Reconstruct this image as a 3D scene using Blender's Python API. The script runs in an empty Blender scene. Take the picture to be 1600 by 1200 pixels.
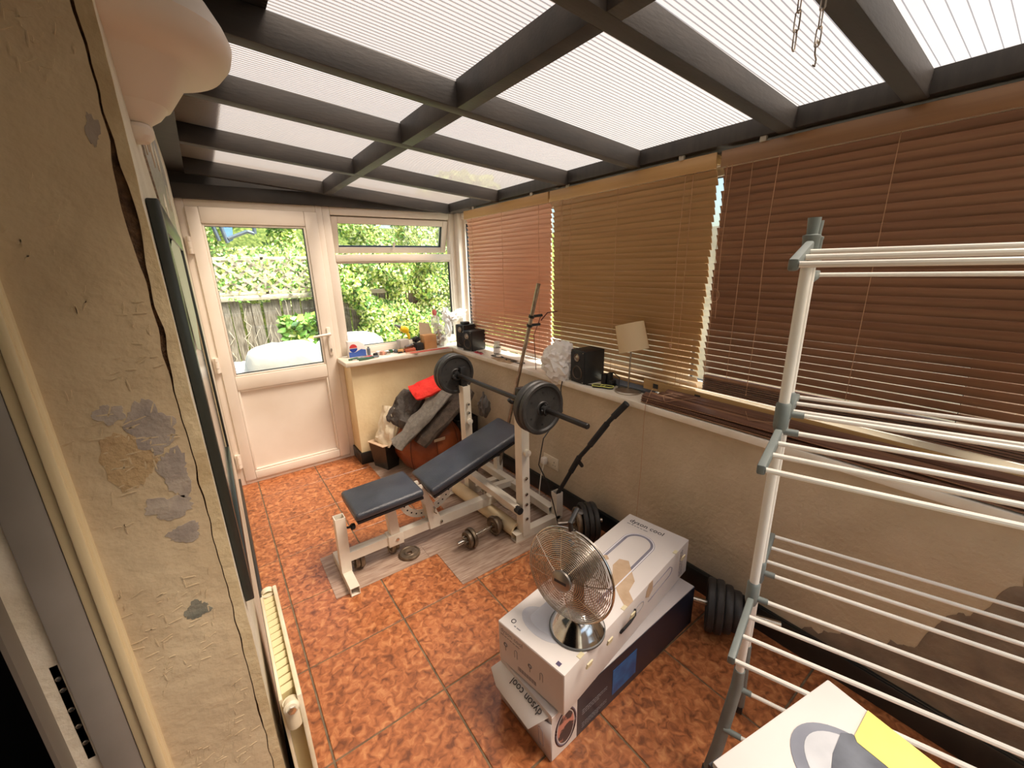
import bpy, bmesh, math, random
import numpy as np
from mathutils import Vector, Matrix, noise
random.seed(7); np.random.seed(7)
S = bpy.context.scene
COL = S.collection
PI = math.pi
V = Vector

# ------------------------------------------------------------------ camera, sky, sun, exposure
yaw, pit, rol = math.radians(35.642), math.radians(16.071), math.radians(1.461)
F = V((math.sin(yaw)*math.cos(pit), math.cos(yaw)*math.cos(pit), -math.sin(pit)))
R0 = V((math.cos(yaw), -math.sin(yaw), 0)); D0 = F.cross(R0)
R1 = math.cos(rol)*R0 + math.sin(rol)*D0; D1 = -math.sin(rol)*R0 + math.cos(rol)*D0
cam = bpy.data.objects.new('camera', bpy.data.cameras.new('camera')); COL.objects.link(cam)
cam.data.sensor_width = 36; cam.data.lens = 645.0/1600*36; cam.data.clip_start = 0.02; cam.data.clip_end = 200
M = Matrix((R1, -D1, -F)).transposed().to_4x4(); M.translation = V((0, 0, 1.55)); cam.matrix_world = M
S.camera = cam
w = bpy.data.worlds.new('sky'); S.world = w; w.use_nodes = True
nt = w.node_tree; sky = nt.nodes.new('ShaderNodeTexSky'); sky.sky_type = 'NISHITA'; sky.sun_disc = False
sky.sun_elevation = math.radians(55); sky.sun_rotation = math.radians(150); sky.dust_density = 2.5; sky.air_density = 1.2
bg = nt.nodes['Background']; bg.inputs[1].default_value = 0.145
nt.links.new(sky.outputs[0], bg.inputs[0])
sun = bpy.data.objects.new('sun', bpy.data.lights.new('sun', 'SUN')); COL.objects.link(sun)
sun.data.energy = 8.6; sun.data.angle = math.radians(22); sun.data.color = (1, .97, .93)
sun.rotation_euler = V((-0.40, 0.42, -1.0)).to_track_quat('-Z', 'Y').to_euler()
S.view_settings.view_transform = 'Standard'; S.view_settings.look = 'None'; S.view_settings.gamma = 1
S.view_settings.use_curve_mapping = False; S.view_settings.exposure = 1.05

# ------------------------------------------------------------------ materials
def lin(c):
    return tuple(((x/255/12.92) if x/255 <= .04045 else ((x/255+.055)/1.055)**2.4) for x in c)+(1,)
def mat(name, c, rough=.6, metal=0, c2=None, sc=8, det=5, bump=0, bsc=60, spec=.5, rng=(.35, .65), stretch=None, dist=0, trans=0, alpha=1, c3=None, vary=0, coat=0):
    m = bpy.data.materials.new(name); m.use_nodes = True
    n = m.node_tree.nodes; l = m.node_tree.links; b = n['Principled BSDF']
    b.inputs['Base Color'].default_value = lin(c); b.inputs['Roughness'].default_value = rough; b.inputs['Metallic'].default_value = metal
    b.inputs['Specular IOR Level'].default_value = spec; b.inputs['Alpha'].default_value = alpha; b.inputs['Coat Weight'].default_value = coat
    if trans: b.inputs['Transmission Weight'].default_value = trans
    tc = n.new('ShaderNodeTexCoord'); vec = tc.outputs['Object']
    if vary:
        oi = n.new('ShaderNodeObjectInfo'); ad = n.new('ShaderNodeVectorMath'); ad.operation = 'MULTIPLY_ADD'
        cm = n.new('ShaderNodeCombineXYZ')
        for i in range(3): l.new(oi.outputs['Random'], cm.inputs[i])
        l.new(cm.outputs[0], ad.inputs[0]); ad.inputs[1].default_value = (vary, vary*1.7, vary*.6); l.new(vec, ad.inputs[2]); vec = ad.outputs[0]
    if stretch:
        mp = n.new('ShaderNodeMapping'); mp.inputs['Scale'].default_value = stretch; l.new(vec, mp.inputs[0]); vec = mp.outputs[0]
    if c2:
        t = n.new('ShaderNodeTexNoise'); t.inputs['Scale'].default_value = sc; t.inputs['Detail'].default_value = det; t.inputs['Distortion'].default_value = dist
        l.new(vec, t.inputs['Vector'])
        r = n.new('ShaderNodeValToRGB'); l.new(t.outputs['Fac'], r.inputs[0])
        r.color_ramp.elements[0].position = rng[0]; r.color_ramp.elements[1].position = rng[1]
        r.color_ramp.elements[0].color = lin(c); r.color_ramp.elements[1].color = lin(c2)
        if c3:
            e = r.color_ramp.elements.new((rng[0]+rng[1])/2); e.color = lin(c3)
        l.new(r.outputs[0], b.inputs['Base Color'])
    if bump:
        t2 = n.new('ShaderNodeTexNoise'); t2.inputs['Scale'].default_value = bsc; t2.inputs['Detail'].default_value = 4; l.new(vec, t2.inputs['Vector'])
        bp = n.new('ShaderNodeBump'); bp.inputs['Strength'].default_value = bump; bp.inputs['Distance'].default_value = .01
        l.new(t2.outputs['Fac'], bp.inputs['Height']); l.new(bp.outputs[0], b.inputs['Normal'])
    return m
def mixmat(name, parts):   # list of (shader node type, colour, extra) mixed by weights
    m = bpy.data.materials.new(name); m.use_nodes = True; n = m.node_tree.nodes; l = m.node_tree.links
    n.remove(n['Principled BSDF']); out = n['Material Output']; cur = None; tot = 0
    for typ, col, wt, ro in parts:
        s = n.new(typ); s.inputs['Color'].default_value = lin(col)
        if ro is not None and 'Roughness' in s.inputs: s.inputs['Roughness'].default_value = ro
        if cur is None: cur, tot = s, wt
        else:
            mx = n.new('ShaderNodeMixShader'); tot += wt; mx.inputs[0].default_value = wt/tot
            l.new(cur.outputs[0], mx.inputs[1]); l.new(s.outputs[0], mx.inputs[2]); cur = mx
    l.new(cur.outputs[0], out.inputs['Surface']); return m

tile_m = mat('burl_tile', (110, 64, 38), .3, 0, (206, 144, 94), 34, 9, .12, 40, rng=(.30, .74), dist=.9, c3=(172, 104, 62), vary=30, spec=.6)
grout_m = mat('grout', (98, 84, 66), .9, 0, (128, 110, 86), 20, 4, .3)
vinyl_m = mat('grey_vinyl', (142, 116, 100), .42, 0, (182, 160, 142), 9, 6, .05, 60, stretch=(1, 9, 1), vary=20)
plaster_m = mat('beige_plaster', (190, 172, 144), .9, 0, (204, 186, 158), 5, 6, .5, 45)
cream_m = mat('cream_plaster', (238, 220, 178), .85, 0, (226, 204, 160), 4, 6, .25, 40)
upvc_m = mat('white_upvc', (240, 230, 216), .3, 0, (232, 220, 204), 3, 4, 0, spec=.5)
gasket_m = mat('black_gasket', (26, 24, 24), .6)
sill_m = mat('white_sill', (238, 230, 216), .35, 0, (222, 210, 190), 6, 5)
beam_m = mat('black_painted_timber', (46, 43, 41), .55, 0, (58, 54, 50), 6, 4, .08, 30, stretch=(1, 6, 1))
raf_m = mat('black_painted_rafter', (44, 41, 39), .55, 0, (62, 56, 51), 3, 4, .08, 30, stretch=(1, 4, 4), vary=9)
dark_m = mat('unlit_black', (20, 19, 18), .8)  # puts the hall's darkness and the depth of small holes into colour
black_m = mat('black_plastic', (26, 26, 27), .45, 0, (34, 34, 34), 20)
blackmat_m = mat('matt_black', (30, 30, 30), .75, 0, (42, 41, 40), 20, 4, .2, 90)
rubber_m = mat('black_vinyl_plate', (42, 41, 40), .5, 0, (54, 52, 50), 25, 4, .1, 80)
skirt_m = mat('black_gloss_skirting', (26, 27, 27), .3, 0, (44, 42, 38), 5)
steel_m = mat('chrome', (200, 196, 188), .2, 1)
dchrome_m = mat('aged_chrome', (140, 130, 118), .28, 1, (176, 166, 152), 30)
iron_m = mat('bronze_grey_iron', (112, 98, 82), .42, .75, (140, 124, 104), 30, 4, .1)
wsteel_m = mat('white_painted_steel', (232, 224, 208), .4, 0, (220, 210, 192), 8)
pad_m = mat('black_leatherette', (40, 43, 50), .32, 0, (58, 62, 70), 7, 5, .25, 260, spec=.6)
padside_m = mat('black_leatherette_edge', (24, 24, 26), .45, 0, None, bump=.1)
leather_m = mat('brown_leather', (118, 56, 26), .38, 0, (152, 78, 40), 4, 5, .4, 26)
gfab_m = mat('grey_brown_fleece', (76, 66, 58), .95, 0, (98, 86, 76), 30, 5, .6, 120)
gfab2_m = mat('light_grey_jersey', (118, 112, 104), .95, 0, (140, 134, 124), 40, 5, .5, 160)
cfab_m = mat('cream_cloth', (226, 214, 186), .9, 0, (236, 226, 204), 10, 4, .4, 30)
red_m = mat('red_cloth', (222, 40, 30), .8, 0, (236, 60, 44), 10, 4, .4, 60)
cardboard_m = mat('brown_cardboard', (206, 152, 98), .85, 0, (220, 170, 116), 10)
wcard_m = mat('white_card', (232, 226, 222), .5, 0, (224, 218, 214), 4, 4)
gcard_m = mat('grey_white_card', (206, 200, 200), .5, 0, (196, 190, 190), 4)
navy_m = mat('navy_card', (30, 30, 42), .35, 0, (38, 40, 56), 4)
blue_m = mat('blue_print', (40, 110, 176), .4, 0, (30, 80, 140), 20)
grey1_m = mat('grey_print', (150, 148, 160), .5, 0, (120, 118, 134), 12)
grey2_m = mat('pale_grey_print', (206, 206, 212), .5, 0, (190, 190, 198), 8)
ink_m = mat('black_ink', (50, 48, 52), .6)
gink_m = mat('grey_ink', (140, 138, 142), .6)
tan_m = mat('torn_brown_paper', (206, 180, 152), .9, 0, (190, 162, 132), 20)
tape_m = mat('cream_tape', (226, 216, 180), .5)
yel_m = mat('yellow_sheet', (246, 232, 128), .6, 0, (242, 226, 116), 5)
bag_m = mixmat('white_bag_film', [('ShaderNodeBsdfDiffuse', (250, 246, 242), .62, None), ('ShaderNodeBsdfTranslucent', (252, 248, 244), .3, None), ('ShaderNodeBsdfGlossy', (255, 255, 255), .08, .3)])
clearbag_m = mixmat('clear_bag_film', [('ShaderNodeBsdfDiffuse', (232, 222, 210), .35, None), ('ShaderNodeBsdfTransparent', (255, 255, 255), .45, None), ('ShaderNodeBsdfGlossy', (255, 255, 255), .2, .15)])
glass_m = mixmat('window_glass', [('ShaderNodeBsdfTransparent', (248, 252, 250), .94, None), ('ShaderNodeBsdfGlossy', (255, 255, 255), .06, .02)])
jar_m = mixmat('jar_glass', [('ShaderNodeBsdfTransparent', (230, 240, 240), .6, None), ('ShaderNodeBsdfGlossy', (255, 255, 255), .2, .05), ('ShaderNodeBsdfDiffuse', (200, 190, 180), .2, None)])
poly_m = mixmat('polycarbonate_sheet', [('ShaderNodeBsdfTranslucent', (218, 204, 190), .15, None), ('ShaderNodeBsdfTransparent', (230, 217, 204), .28, None), ('ShaderNodeBsdfDiffuse', (190, 182, 172), .32, None)])
polyrib_m = mixmat('polycarbonate_rib', [('ShaderNodeBsdfTranslucent', (206, 194, 182), .30, None), ('ShaderNodeBsdfTransparent', (214, 204, 194), .30, None), ('ShaderNodeBsdfDiffuse', (170, 162, 152), .40, None)])
bladeplast_m = mixmat('smoky_fan_blade', [('ShaderNodeBsdfDiffuse', (150, 142, 134), .38, None), ('ShaderNodeBsdfTransparent', (230, 226, 222), .5, None), ('ShaderNodeBsdfGlossy', (255, 255, 255), .15, .2)])
shade_m = mixmat('cream_lampshade', [('ShaderNodeBsdfDiffuse', (232, 212, 176), .7, None), ('ShaderNodeBsdfTranslucent', (240, 220, 184), .3, None)])
rackgrey_m = mat('grey_plastic', (112, 120, 118), .5, 0, (124, 132, 128), 12)
rod_m = mat('white_coated_rod', (236, 232, 222), .35)
rad_m = mat('cream_radiator', (236, 224, 196), .35, 0, (220, 204, 170), 10)
reveal_m = mat('old_plaster', (190, 168, 134), .9, 0, (206, 186, 152), 3.2, 7, .45, 26, dist=.4, c3=(198, 176, 142))
bead_m = mat('flaking_white_paint', (206, 186, 148), .6, 0, (188, 164, 124), 14, 6, .3, 60)
crack_m = mat('dark_rotten_edge', (58, 40, 26), .95, 0, (104, 78, 54), 40, 6, .8, 90)
stain_m = mat('grey_bare_plaster', (148, 136, 126), .9, 0, (172, 158, 142), 14, 7, .5, 30, dist=.8)
housewall_m = mat('house_wall_paint', (206, 194, 170), .85, 0, (226, 216, 196), 6, 6, .4, 40)
jamb_m = mat('cream_gloss_timber', (226, 206, 164), .45, 0, (208, 188, 146), 6, 6, .1, stretch=(1, 1, .15))
gjamb_m = mat('grey_gloss_timber', (150, 142, 132), .5, 0, (138, 130, 120), 6)
foil_m = mat('crumpled_foil_tape', (150, 142, 132), .35, .8, (186, 178, 168), 60, 6, 1, 90)
plasterlamp_m = mat('matt_white_ceramic', (226, 214, 200), .55, 0, (220, 206, 190), 3)
fence_m = mat('weathered_fence', (150, 138, 122), .9, 0, (96, 86, 72), 14, 7, .4, stretch=(6, 6, .7), vary=13)
rail_m = mat('pale_weathered_timber', (206, 192, 170), .85, 0, (170, 154, 130), 12, 5, .2, stretch=(.4, 4, 4))
leafs = [mat('leaf_'+a, c, .55, 0, spec=.3) for a, c in (('mid', (112, 158, 66)), ('light', (186, 204, 96)), ('dark', (58, 98, 44)), ('pale', (226, 230, 160)))]
stem_m = mat('brown_twig', (88, 70, 50), .9)
patio_m = mat('patio_paving', (170, 160, 146), .9, 0, (196, 186, 170), 4)
sofa_m = mat('white_sofa_cover', (250, 240, 226), .7, 0, (255, 248, 238), 5, 5, .8, 9)
skyb_m = mat('blue_canopy', (104, 146, 190), .6)
gpole_m = mat('grey_pole', (110, 120, 130), .4, .5)
green_m = mat('green_grip', (50, 92, 64), .5); orange_m = mat('orange_grip', (206, 96, 50), .5); yello_m = mat('yellow_plastic', (246, 206, 30), .45)
socket_m = mat('socket_white', (226, 212, 186), .4); cable_m = mat('white_cable', (226, 218, 200), .5)
bluef_m = mat('blue_fabric', (70, 110, 140), .9)
bl1 = mat('pink_pine_slat', (206, 152, 124), .4, 0, (220, 168, 138), 5, 6, 0, stretch=(8, .4, 8), vary=17)
bl2 = mat('ochre_slat', (164, 128, 86), .4, 0, (178, 142, 100), 5, 6, 0, stretch=(8, .4, 8), vary=17)
bl3 = mat('russet_slat', (128, 92, 70), .4, 0, (146, 108, 82), 5, 6, 0, stretch=(8, .4, 8), vary=17)
bl4 = mat('dark_mahogany_slat', (86, 58, 46), .35, 0, (122, 88, 70), 5, 6, 0, stretch=(8, .4, 8), vary=17)
head_m = mat('ochre_headrail', (180, 142, 92), .4, 0, (166, 128, 78), 5, 6, 0, stretch=(8, .3, 8))
cordl_m = mat('tan_cord', (176, 136, 104), .8)

# ------------------------------------------------------------------ mesh tools
class B:
    def __init__(s): s.v = []; s.f = []; s.m = []; s.mi = 0
    def add(s, vs, fs):
        o = len(s.v); s.v += [tuple(p) for p in vs]; s.f += [tuple(i+o for i in f) for f in fs]; s.m += [s.mi]*len(fs); return s
    def hexa(s, p): return s.add(p, [(3, 2, 1, 0), (4, 5, 6, 7), (0, 1, 5, 4), (1, 2, 6, 5), (2, 3, 7, 6), (3, 0, 4, 7)])
    def box(s, x0, x1, y0, y1, z0, z1, T=None):
        p = [V(q) for q in ((x0,y0,z0),(x1,y0,z0),(x1,y1,z0),(x0,y1,z0),(x0,y0,z1),(x1,y0,z1),(x1,y1,z1),(x0,y1,z1))]
        return s.hexa([T @ q for q in p] if T else p)
    def tube(s, pts, r, n=10, cap=True, closed=False):
        pts = [V(p) for p in pts]; k = len(pts); rr = r if isinstance(r, (list, tuple)) else [r]*k
        vs = []; up = None
        for i, p in enumerate(pts):
            a = pts[(i-1) % k] if (i or closed) else p; b = pts[(i+1) % k] if (i < k-1 or closed) else p
            t = (b-a).normalized()
            if up is None: up = V((0, 0, 1)) if abs(t.z) < .9 else V((1, 0, 0))
            u = t.cross(up).normalized(); up = u.cross(t).normalized()
            vs += [p+rr[i]*(math.cos(2*PI*j/n)*u+math.sin(2*PI*j/n)*up) for j in range(n)]
        fs = []
        for i in range(k if closed else k-1):
            i2 = (i+1) % k
            fs += [(i*n+j, i*n+(j+1) % n, i2*n+(j+1) % n, i2*n+j) for j in range(n)]
        if cap and not closed: fs += [tuple(range(n-1, -1, -1)), tuple((k-1)*n+j for j in range(n))]
        return s.add(vs, fs)
    def lathe(s, prof, o, ax, n=32, a0=0, a1=2*PI):   # prof: (distance along axis, radius)
        o = V(o); ax = V(ax).normalized(); u = ax.orthogonal().normalized(); w_ = ax.cross(u)
        full = abs(a1-a0-2*PI) < 1e-6; m = n if full else n+1; vs = []
        for h, r in prof:
            for j in range(m):
                t = a0+(a1-a0)*j/n; vs.append(o+ax*h+max(r, 1e-5)*(math.cos(t)*u+math.sin(t)*w_))
        fs = []
        for i in range(len(prof)-1):
            fs += [(i*m+j, i*m+(j+1) % m, (i+1)*m+(j+1) % m, (i+1)*m+j) for j in range(n)]
        return s.add(vs, fs)
    def prism(s, poly, h, T):      # poly in xy, extruded 0..h in z, mapped by T
        k = len(poly)
        vs = [T @ V((x, y, 0)) for x, y in poly]+[T @ V((x, y, h)) for x, y in poly]
        return s.add(vs, [tuple(range(k-1, -1, -1)), tuple(range(k, 2*k))]+[(i, (i+1) % k, k+(i+1) % k, k+i) for i in range(k)])
    def sq(s, p0, p1, w_, h, t=.003, up=(0, 0, 1)):   # open-ended square tube
        p0 = V(p0); p1 = V(p1); d = (p1-p0).normalized(); u = d.cross(V(up)).normalized(); q = u.cross(d)
        vs = []
        for p in (p0, p1):
            for ww, hh in ((w_, h), (w_-2*t, h-2*t)):
                vs += [p+u*a*ww/2+q*b*hh/2 for a, b in ((-1,-1),(1,-1),(1,1),(-1,1))]
        fs = []
        for j in range(4):
            k = (j+1) % 4
            fs += [(j, k, 8+k, 8+j), (4+k, 4+j, 12+j, 12+k), (k, j, 4+j, 4+k), (8+j, 8+k, 12+k, 12+j)]
        return s.add(vs, fs)
    def blob(s, c, r, seed=0, amp=.2, fr=2.0, sub=3, flat=None, T=None):
        bm = bmesh.new(); bmesh.ops.create_icosphere(bm, subdivisions=sub, radius=1)
        vs = []
        for v in bm.verts:
            p = v.co.copy(); d = 1+amp*(noise.noise(p*fr+V((seed*7.3, 3.1, seed)))+.5*noise.noise(p*fr*2.7+V((seed, seed*2.1, 9))))
            q = V((p.x*r[0]*d, p.y*r[1]*d, p.z*r[2]*d))
            if T: q = T @ q
            q += V(c)
            if flat is not None and q.z < flat: q.z = flat
            vs.append(q)
        fs = [tuple(v.index for v in f.verts) for f in bm.faces]; bm.free()
        return s.add(vs, fs)
INV = {}
def setp(o, label=None, cat=None, group=None, kind=None):
    for k, v in (('label', label), ('category', cat), ('group', group), ('kind', kind)):
        if v: o[k] = v
    return o
def mesh(b, name, mats, inv=None, smooth=True, bevel=0, segs=2):
    me = bpy.data.meshes.new(name)
    vs = [inv @ V(p) for p in b.v] if inv is not None else b.v
    me.from_pydata(vs, [], b.f)
    for m in (mats if isinstance(mats, (list, tuple)) else [mats]): me.materials.append(m)
    if any(b.m): me.polygons.foreach_set('material_index', b.m)
    bm = bmesh.new(); bm.from_mesh(me)
    if bevel:
        bmesh.ops.bevel(bm, geom=[e for e in bm.edges if len(e.link_faces) == 2 and e.calc_face_angle(0) > .6], offset=bevel, segments=segs, affect='EDGES', profile=.5, clamp_overlap=True)
    bmesh.ops.recalc_face_normals(bm, faces=bm.faces)
    if smooth:
        for f in bm.faces: f.smooth = True
        for e in bm.edges: e.smooth = not (len(e.link_faces) == 2 and e.calc_face_angle(0) > .62)
    bm.to_mesh(me); bm.free(); return me
def part(b, name, mats, parent=None, **k):
    inv = INV.get(parent.name) if parent else None
    o = bpy.data.objects.new(name, mesh(b, name, mats, inv, **k)); COL.objects.link(o)
    if parent: o.parent = parent; INV[o.name] = inv
    return o
def thing(name, label, cat, loc=(0, 0, 0), rz=0, group=None, R=None):
    e = bpy.data.objects.new(name, None); COL.objects.link(e); e.empty_display_size = .05
    Mx = Matrix.Translation(V(loc)) @ (R.to_4x4() if R else Matrix.Rotation(rz, 4, 'Z')); e.matrix_world = Mx
    INV[e.name] = Mx.inverted(); setp(e, label, cat, group); return e
def single(b, name, mats, label, cat, group=None, loc=None, kind=None, **k):
    c = V(loc) if loc else sum((V(p) for p in b.v), V())/len(b.v)
    if not loc: c.z = min(p[2] for p in b.v)
    o = bpy.data.objects.new(name, mesh(b, name, mats, Matrix.Translation(-c), **k)); COL.objects.link(o); o.location = c
    INV[o.name] = Matrix.Translation(-c)
    return setp(o, label, cat, group, kind)
def inst(o, loc, parent=None, name=None, rot=None):
    c = o.copy(); COL.objects.link(c); c.location = loc
    if rot: c.rotation_euler = rot
    if parent: c.parent = parent
    return c
def copy_tree(o, parent=None):
    c = o.copy(); COL.objects.link(c)
    if parent: c.parent = parent
    INV[c.name] = INV.get(o.name)
    for ch in list(o.children): copy_tree(ch, c)
    return c
def struct(b, name, mats, **k): return setp(part(b, name, mats, **k), kind='structure')
def frameT(o, u, v):     # local x->u, y->v, z->u x v, origin o
    u = V(u).normalized(); v = V(v).normalized(); n = u.cross(v).normalized(); v = n.cross(u)
    T = Matrix((u, v, n)).transposed().to_4x4(); T.translation = V(o); return T
def text(body, size, T, parent, m, name='lettering', thick=.0004):
    cu = bpy.data.curves.new('t', 'FONT'); cu.body = body; cu.size = size; cu.extrude = thick; cu.resolution_u = 3
    to = bpy.data.objects.new('t', cu); COL.objects.link(to)
    dg = bpy.context.evaluated_depsgraph_get(); me = bpy.data.meshes.new_from_object(to.evaluated_get(dg))
    bpy.data.objects.remove(to); bpy.data.curves.remove(cu)
    me.transform(INV[parent.name] @ T); me.materials.clear(); me.materials.append(m); me.name = name
    o = bpy.data.objects.new(name, me); COL.objects.link(o); o.parent = parent; INV[o.name] = INV[parent.name]; return o
def fineprint(n, wid, size, T, parent, m):     # rows of unreadable small print as tiny dashes
    b = B(); rn = random.Random(n*7+int(wid*1000))
    for k in range(n):
        x = 0
        while x < wid*(1 if k < n-1 else .6):
            L = size*rn.uniform(.8, 2.6); b.box(x, min(wid, x+L), -k*size*1.5, -k*size*1.5+size*.45, 0, .0004, T); x += L+size*.5
    return part(b, 'fine_print', m, parent)
def chamfer_box(sx, sy, sz, c=.003):
    b = B(); a = [(-sx/2, -sy/2), (sx/2, -sy/2), (sx/2, sy/2), (-sx/2, sy/2)]
    i = [(x-math.copysign(c, x), y-math.copysign(c, y)) for x, y in a]
    vs = [(x, y, 0) for x, y in a]+[(x, y, sz-c) for x, y in a]+[(x, y, sz) for x, y in i]
    fs = [(8, 9, 10, 11)]
    for k in (0, 4): fs += [(k+j, k+(j+1) % 4, k+4+(j+1) % 4, k+4+j) for j in range(4)]
    return b.add(vs, fs)

# ================================================================== SETTING
XR, YE = 1.69, 3.255          # faces of the dwarf walls
ZS = .868                     # sill top
# floor and tiles
b = B(); b.box(-.36, 2.0, -.95, 3.56, -.06, -.004); floor = struct(b, 'floor', grout_m)
xs = [-.055, .062, .465, .868, 1.27, XR]; ys = [-.9, -.465, -.062, .335, .738, 1.14, 1.548, 1.955, 2.36, 2.765, 3.17, 3.47]
cache = {}
def tile(x0, x1, y0, y1):
    g = .0035; sx, sy = round(x1-x0-2*g, 3), round(y1-y0-2*g, 3)
    if (sx, sy) not in cache:
        cache[(sx, sy)] = mesh(chamfer_box(sx, sy, .0045, .0018), 'floor_tile', tile_m)
    o = bpy.data.objects.new('floor_tile', cache[(sx, sy)]); COL.objects.link(o); o.parent = floor; o.location = ((x0+x1)/2, (y0+y1)/2, -.0045)
for i in range(5):
    for j in range(11):
        if j == 10 and i > 2: continue
        tile(xs[i], xs[i+1], ys[j], ys[j+1])
for j in range(2, 5):
    tile(-.345, -.055, ys[j], ys[j+1] if ys[j+1] < .88 else .88)
# dwarf walls
b = B(); b.box(XR, 2.0, -.95, 3.56, 0, ZS-.032); wr = struct(b, 'wall_right', plaster_m)
# peeled patch of bare render low on the right wall
b = B(); random.seed(3)
key = [(.42, .119), (.31, .18), (.17, .26), (.10, .30), (.06, .45), (0, .52), (-.06, .69), (-.3, .75), (-.64, .7)]; poly = []
for (ya, za), (yb, zb_) in zip(key, key[1:]):
    for q in range(9):
        f = q/9; nz = noise.noise(V((ya*40+f*9, za*20, 2))); n2 = noise.noise(V((ya*10+f*4, 7, za*8))); poly.append((ya+(yb-ya)*f+.018*nz, za+(zb_-za)*f+.022*n2))
poly += [(-.64, .7), (-.64, .119)]
b.prism(poly, .002, frameT((XR, 0, 0), (0, 1, 0), (0, 0, 1)) @ Matrix.Scale(-1, 4, (0, 0, 1)))
part(b, 'bare_render_patch', mat('bare_render', (116, 102, 88), .95, 0, (144, 128, 108), 9, 7, .6, 30), wr)['label'] = 'dark bare render where paint has peeled'
b = B(); b.box(.80, XR, YE, 3.56, 0, ZS-.032); struct(b, 'wall_end', cream_m)
b = B(); b.box(-.35, -.055, .9, 3.56, 0, 2.36); wl = struct(b, 'wall_left', housewall_m)
b = B(); b.box(-.35, -.055, -.95, -.25, 0, 2.36); struct(b, 'wall_left_near', housewall_m)
b = B(); b.box(-.35, 2.0, -1.0, -.95, 0, ZS); b.box(-.35, -.055, -1.0, -.95, ZS, 2.4); b.box(-.055, 2.0, -1.0, -.95, 1.96, 2.2); struct(b, 'wall_back', cream_m)
b = B(); b.box(-.055, 0, -1.0, -.95, ZS, 1.96); b.box(1.9, 2.0, -1.0, -.95, ZS, 1.96); b.box(0, 1.9, -1.0, -.95, ZS, ZS+.05); b.box(0, 1.9, -1.0, -.95, 1.91, 1.96); b.box(.92, .98, -1.0, -.95, ZS+.05, 1.91); wb_ = struct(b, 'added_window', upvc_m, bevel=.004)  # unseen window, added to let daylight reach the camera side
b = B(); b.box(0, .92, -.98, -.974, ZS+.05, 1.91); b.box(.98, 1.9, -.98, -.974, ZS+.05, 1.91); part(b, 'glass_pane', glass_m, wb_)
b = B(); b.box(-.35, -.055, -.25, .9, 2.2, 2.36); struct(b, 'trim_1', reveal_m)
# hall behind the open doorway, its darkness put into black walls
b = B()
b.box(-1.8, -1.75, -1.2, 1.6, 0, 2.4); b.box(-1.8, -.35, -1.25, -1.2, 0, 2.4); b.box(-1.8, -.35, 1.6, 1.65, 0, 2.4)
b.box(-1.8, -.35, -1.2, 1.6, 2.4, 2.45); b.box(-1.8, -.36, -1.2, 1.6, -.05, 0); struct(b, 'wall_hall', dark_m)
# sills
b = B(); b.box(1.662, 1.93, -.95, 3.45, ZS-.034, ZS); sl = struct(b, 'trim_2', sill_m, bevel=.005)
b = B(); b.box(.755, 1.66, 3.195, 3.46, ZS-.034, ZS); struct(b, 'trim_3', sill_m, bevel=.005)
# skirting
b = B(); b.box(1.672, XR, -.95, 3.255, 0, .112); b.box(1.677, XR, -.95, 3.255, .112, .118); struct(b, 'baseboard_right', skirt_m, bevel=.003)
b = B(); b.box(.785, 1.672, 3.237, YE, 0, .10); b.box(.785, .80, YE, 3.46, 0, .10); struct(b, 'baseboard_end', skirt_m, bevel=.003)
b = B(); b.box(-.055, -.04, .95, 3.4, 0, .09); struct(b, 'baseboard_left', skirt_m, bevel=.003)

# ---- door
def rectframe(b, x0, x1, z0, z1, w_, y0, y1, T=None, wb=None):
    wb = wb or w_
    b.box(x0, x0+w_, y0, y1, z0, z1, T); b.box(x1-w_, x1, y0, y1, z0, z1, T)
    b.box(x0+w_, x1-w_, y0, y1, z1-w_, z1, T); b.box(x0+w_, x1-w_, y0, y1, z0, z0+wb, T)
b = B(); rectframe(b, -.055, .80, 0, 2.0, .045, 3.462, 3.54, wb=.03); door = struct(b, 'door_1', upvc_m, bevel=.004)
b = B()
x0, x1 = -.012, .757
b.box(x0, .058, 3.448, 3.53, .032, 1.955); b.box(.672, x1, 3.448, 3.53, .032, 1.955)
b.box(.058, .672, 3.448, 3.53, 1.855, 1.955); b.box(.058, .672, 3.448, 3.53, .732, .832); b.box(.058, .672, 3.448, 3.53, .032, .095)
part(b, 'door_leaf', upvc_m, door, bevel=.006)
b = B(); rectframe(b, .058, .672, .095, .732, .014, 3.456, 3.50); rectframe(b, .058, .672, .832, 1.855, .014, 3.456, 3.50); part(b, 'glazing_bead', upvc_m, door, bevel=.004)
b = B(); rectframe(b, .0705, .6595, .845, 1.843, .004, 3.470, 3.50); part(b, 'gasket', gasket_m, door)
b = B(); b.box(.071, .659, 3.474, 3.50, .108, .72); part(b, 'lower_panel', upvc_m, door)
b = B(); b.box(.072, .658, 3.484, 3.490, .846, 1.842); part(b, 'glass_pane', glass_m, door)
b = B(); b.box(.706, .734, 3.436, 3.448, .90, 1.12); hp = part(b, 'handle_plate', upvc_m, door, bevel=.005)
b = B(); b.tube([(.72, 3.44, 1.07), (.72, 3.405, 1.07)], .011, 12); b.tube([(.725, 3.402, 1.07), (.69, 3.40, 1.068), (.60, 3.40, 1.062)], [.011, .0105, .009], 12); part(b, 'lever_handle', upvc_m, hp)
b = B(); b.box(.714, .726, 3.431, 3.437, .925, .955); part(b, 'lock_cylinder', steel_m, hp, bevel=.002)
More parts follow.
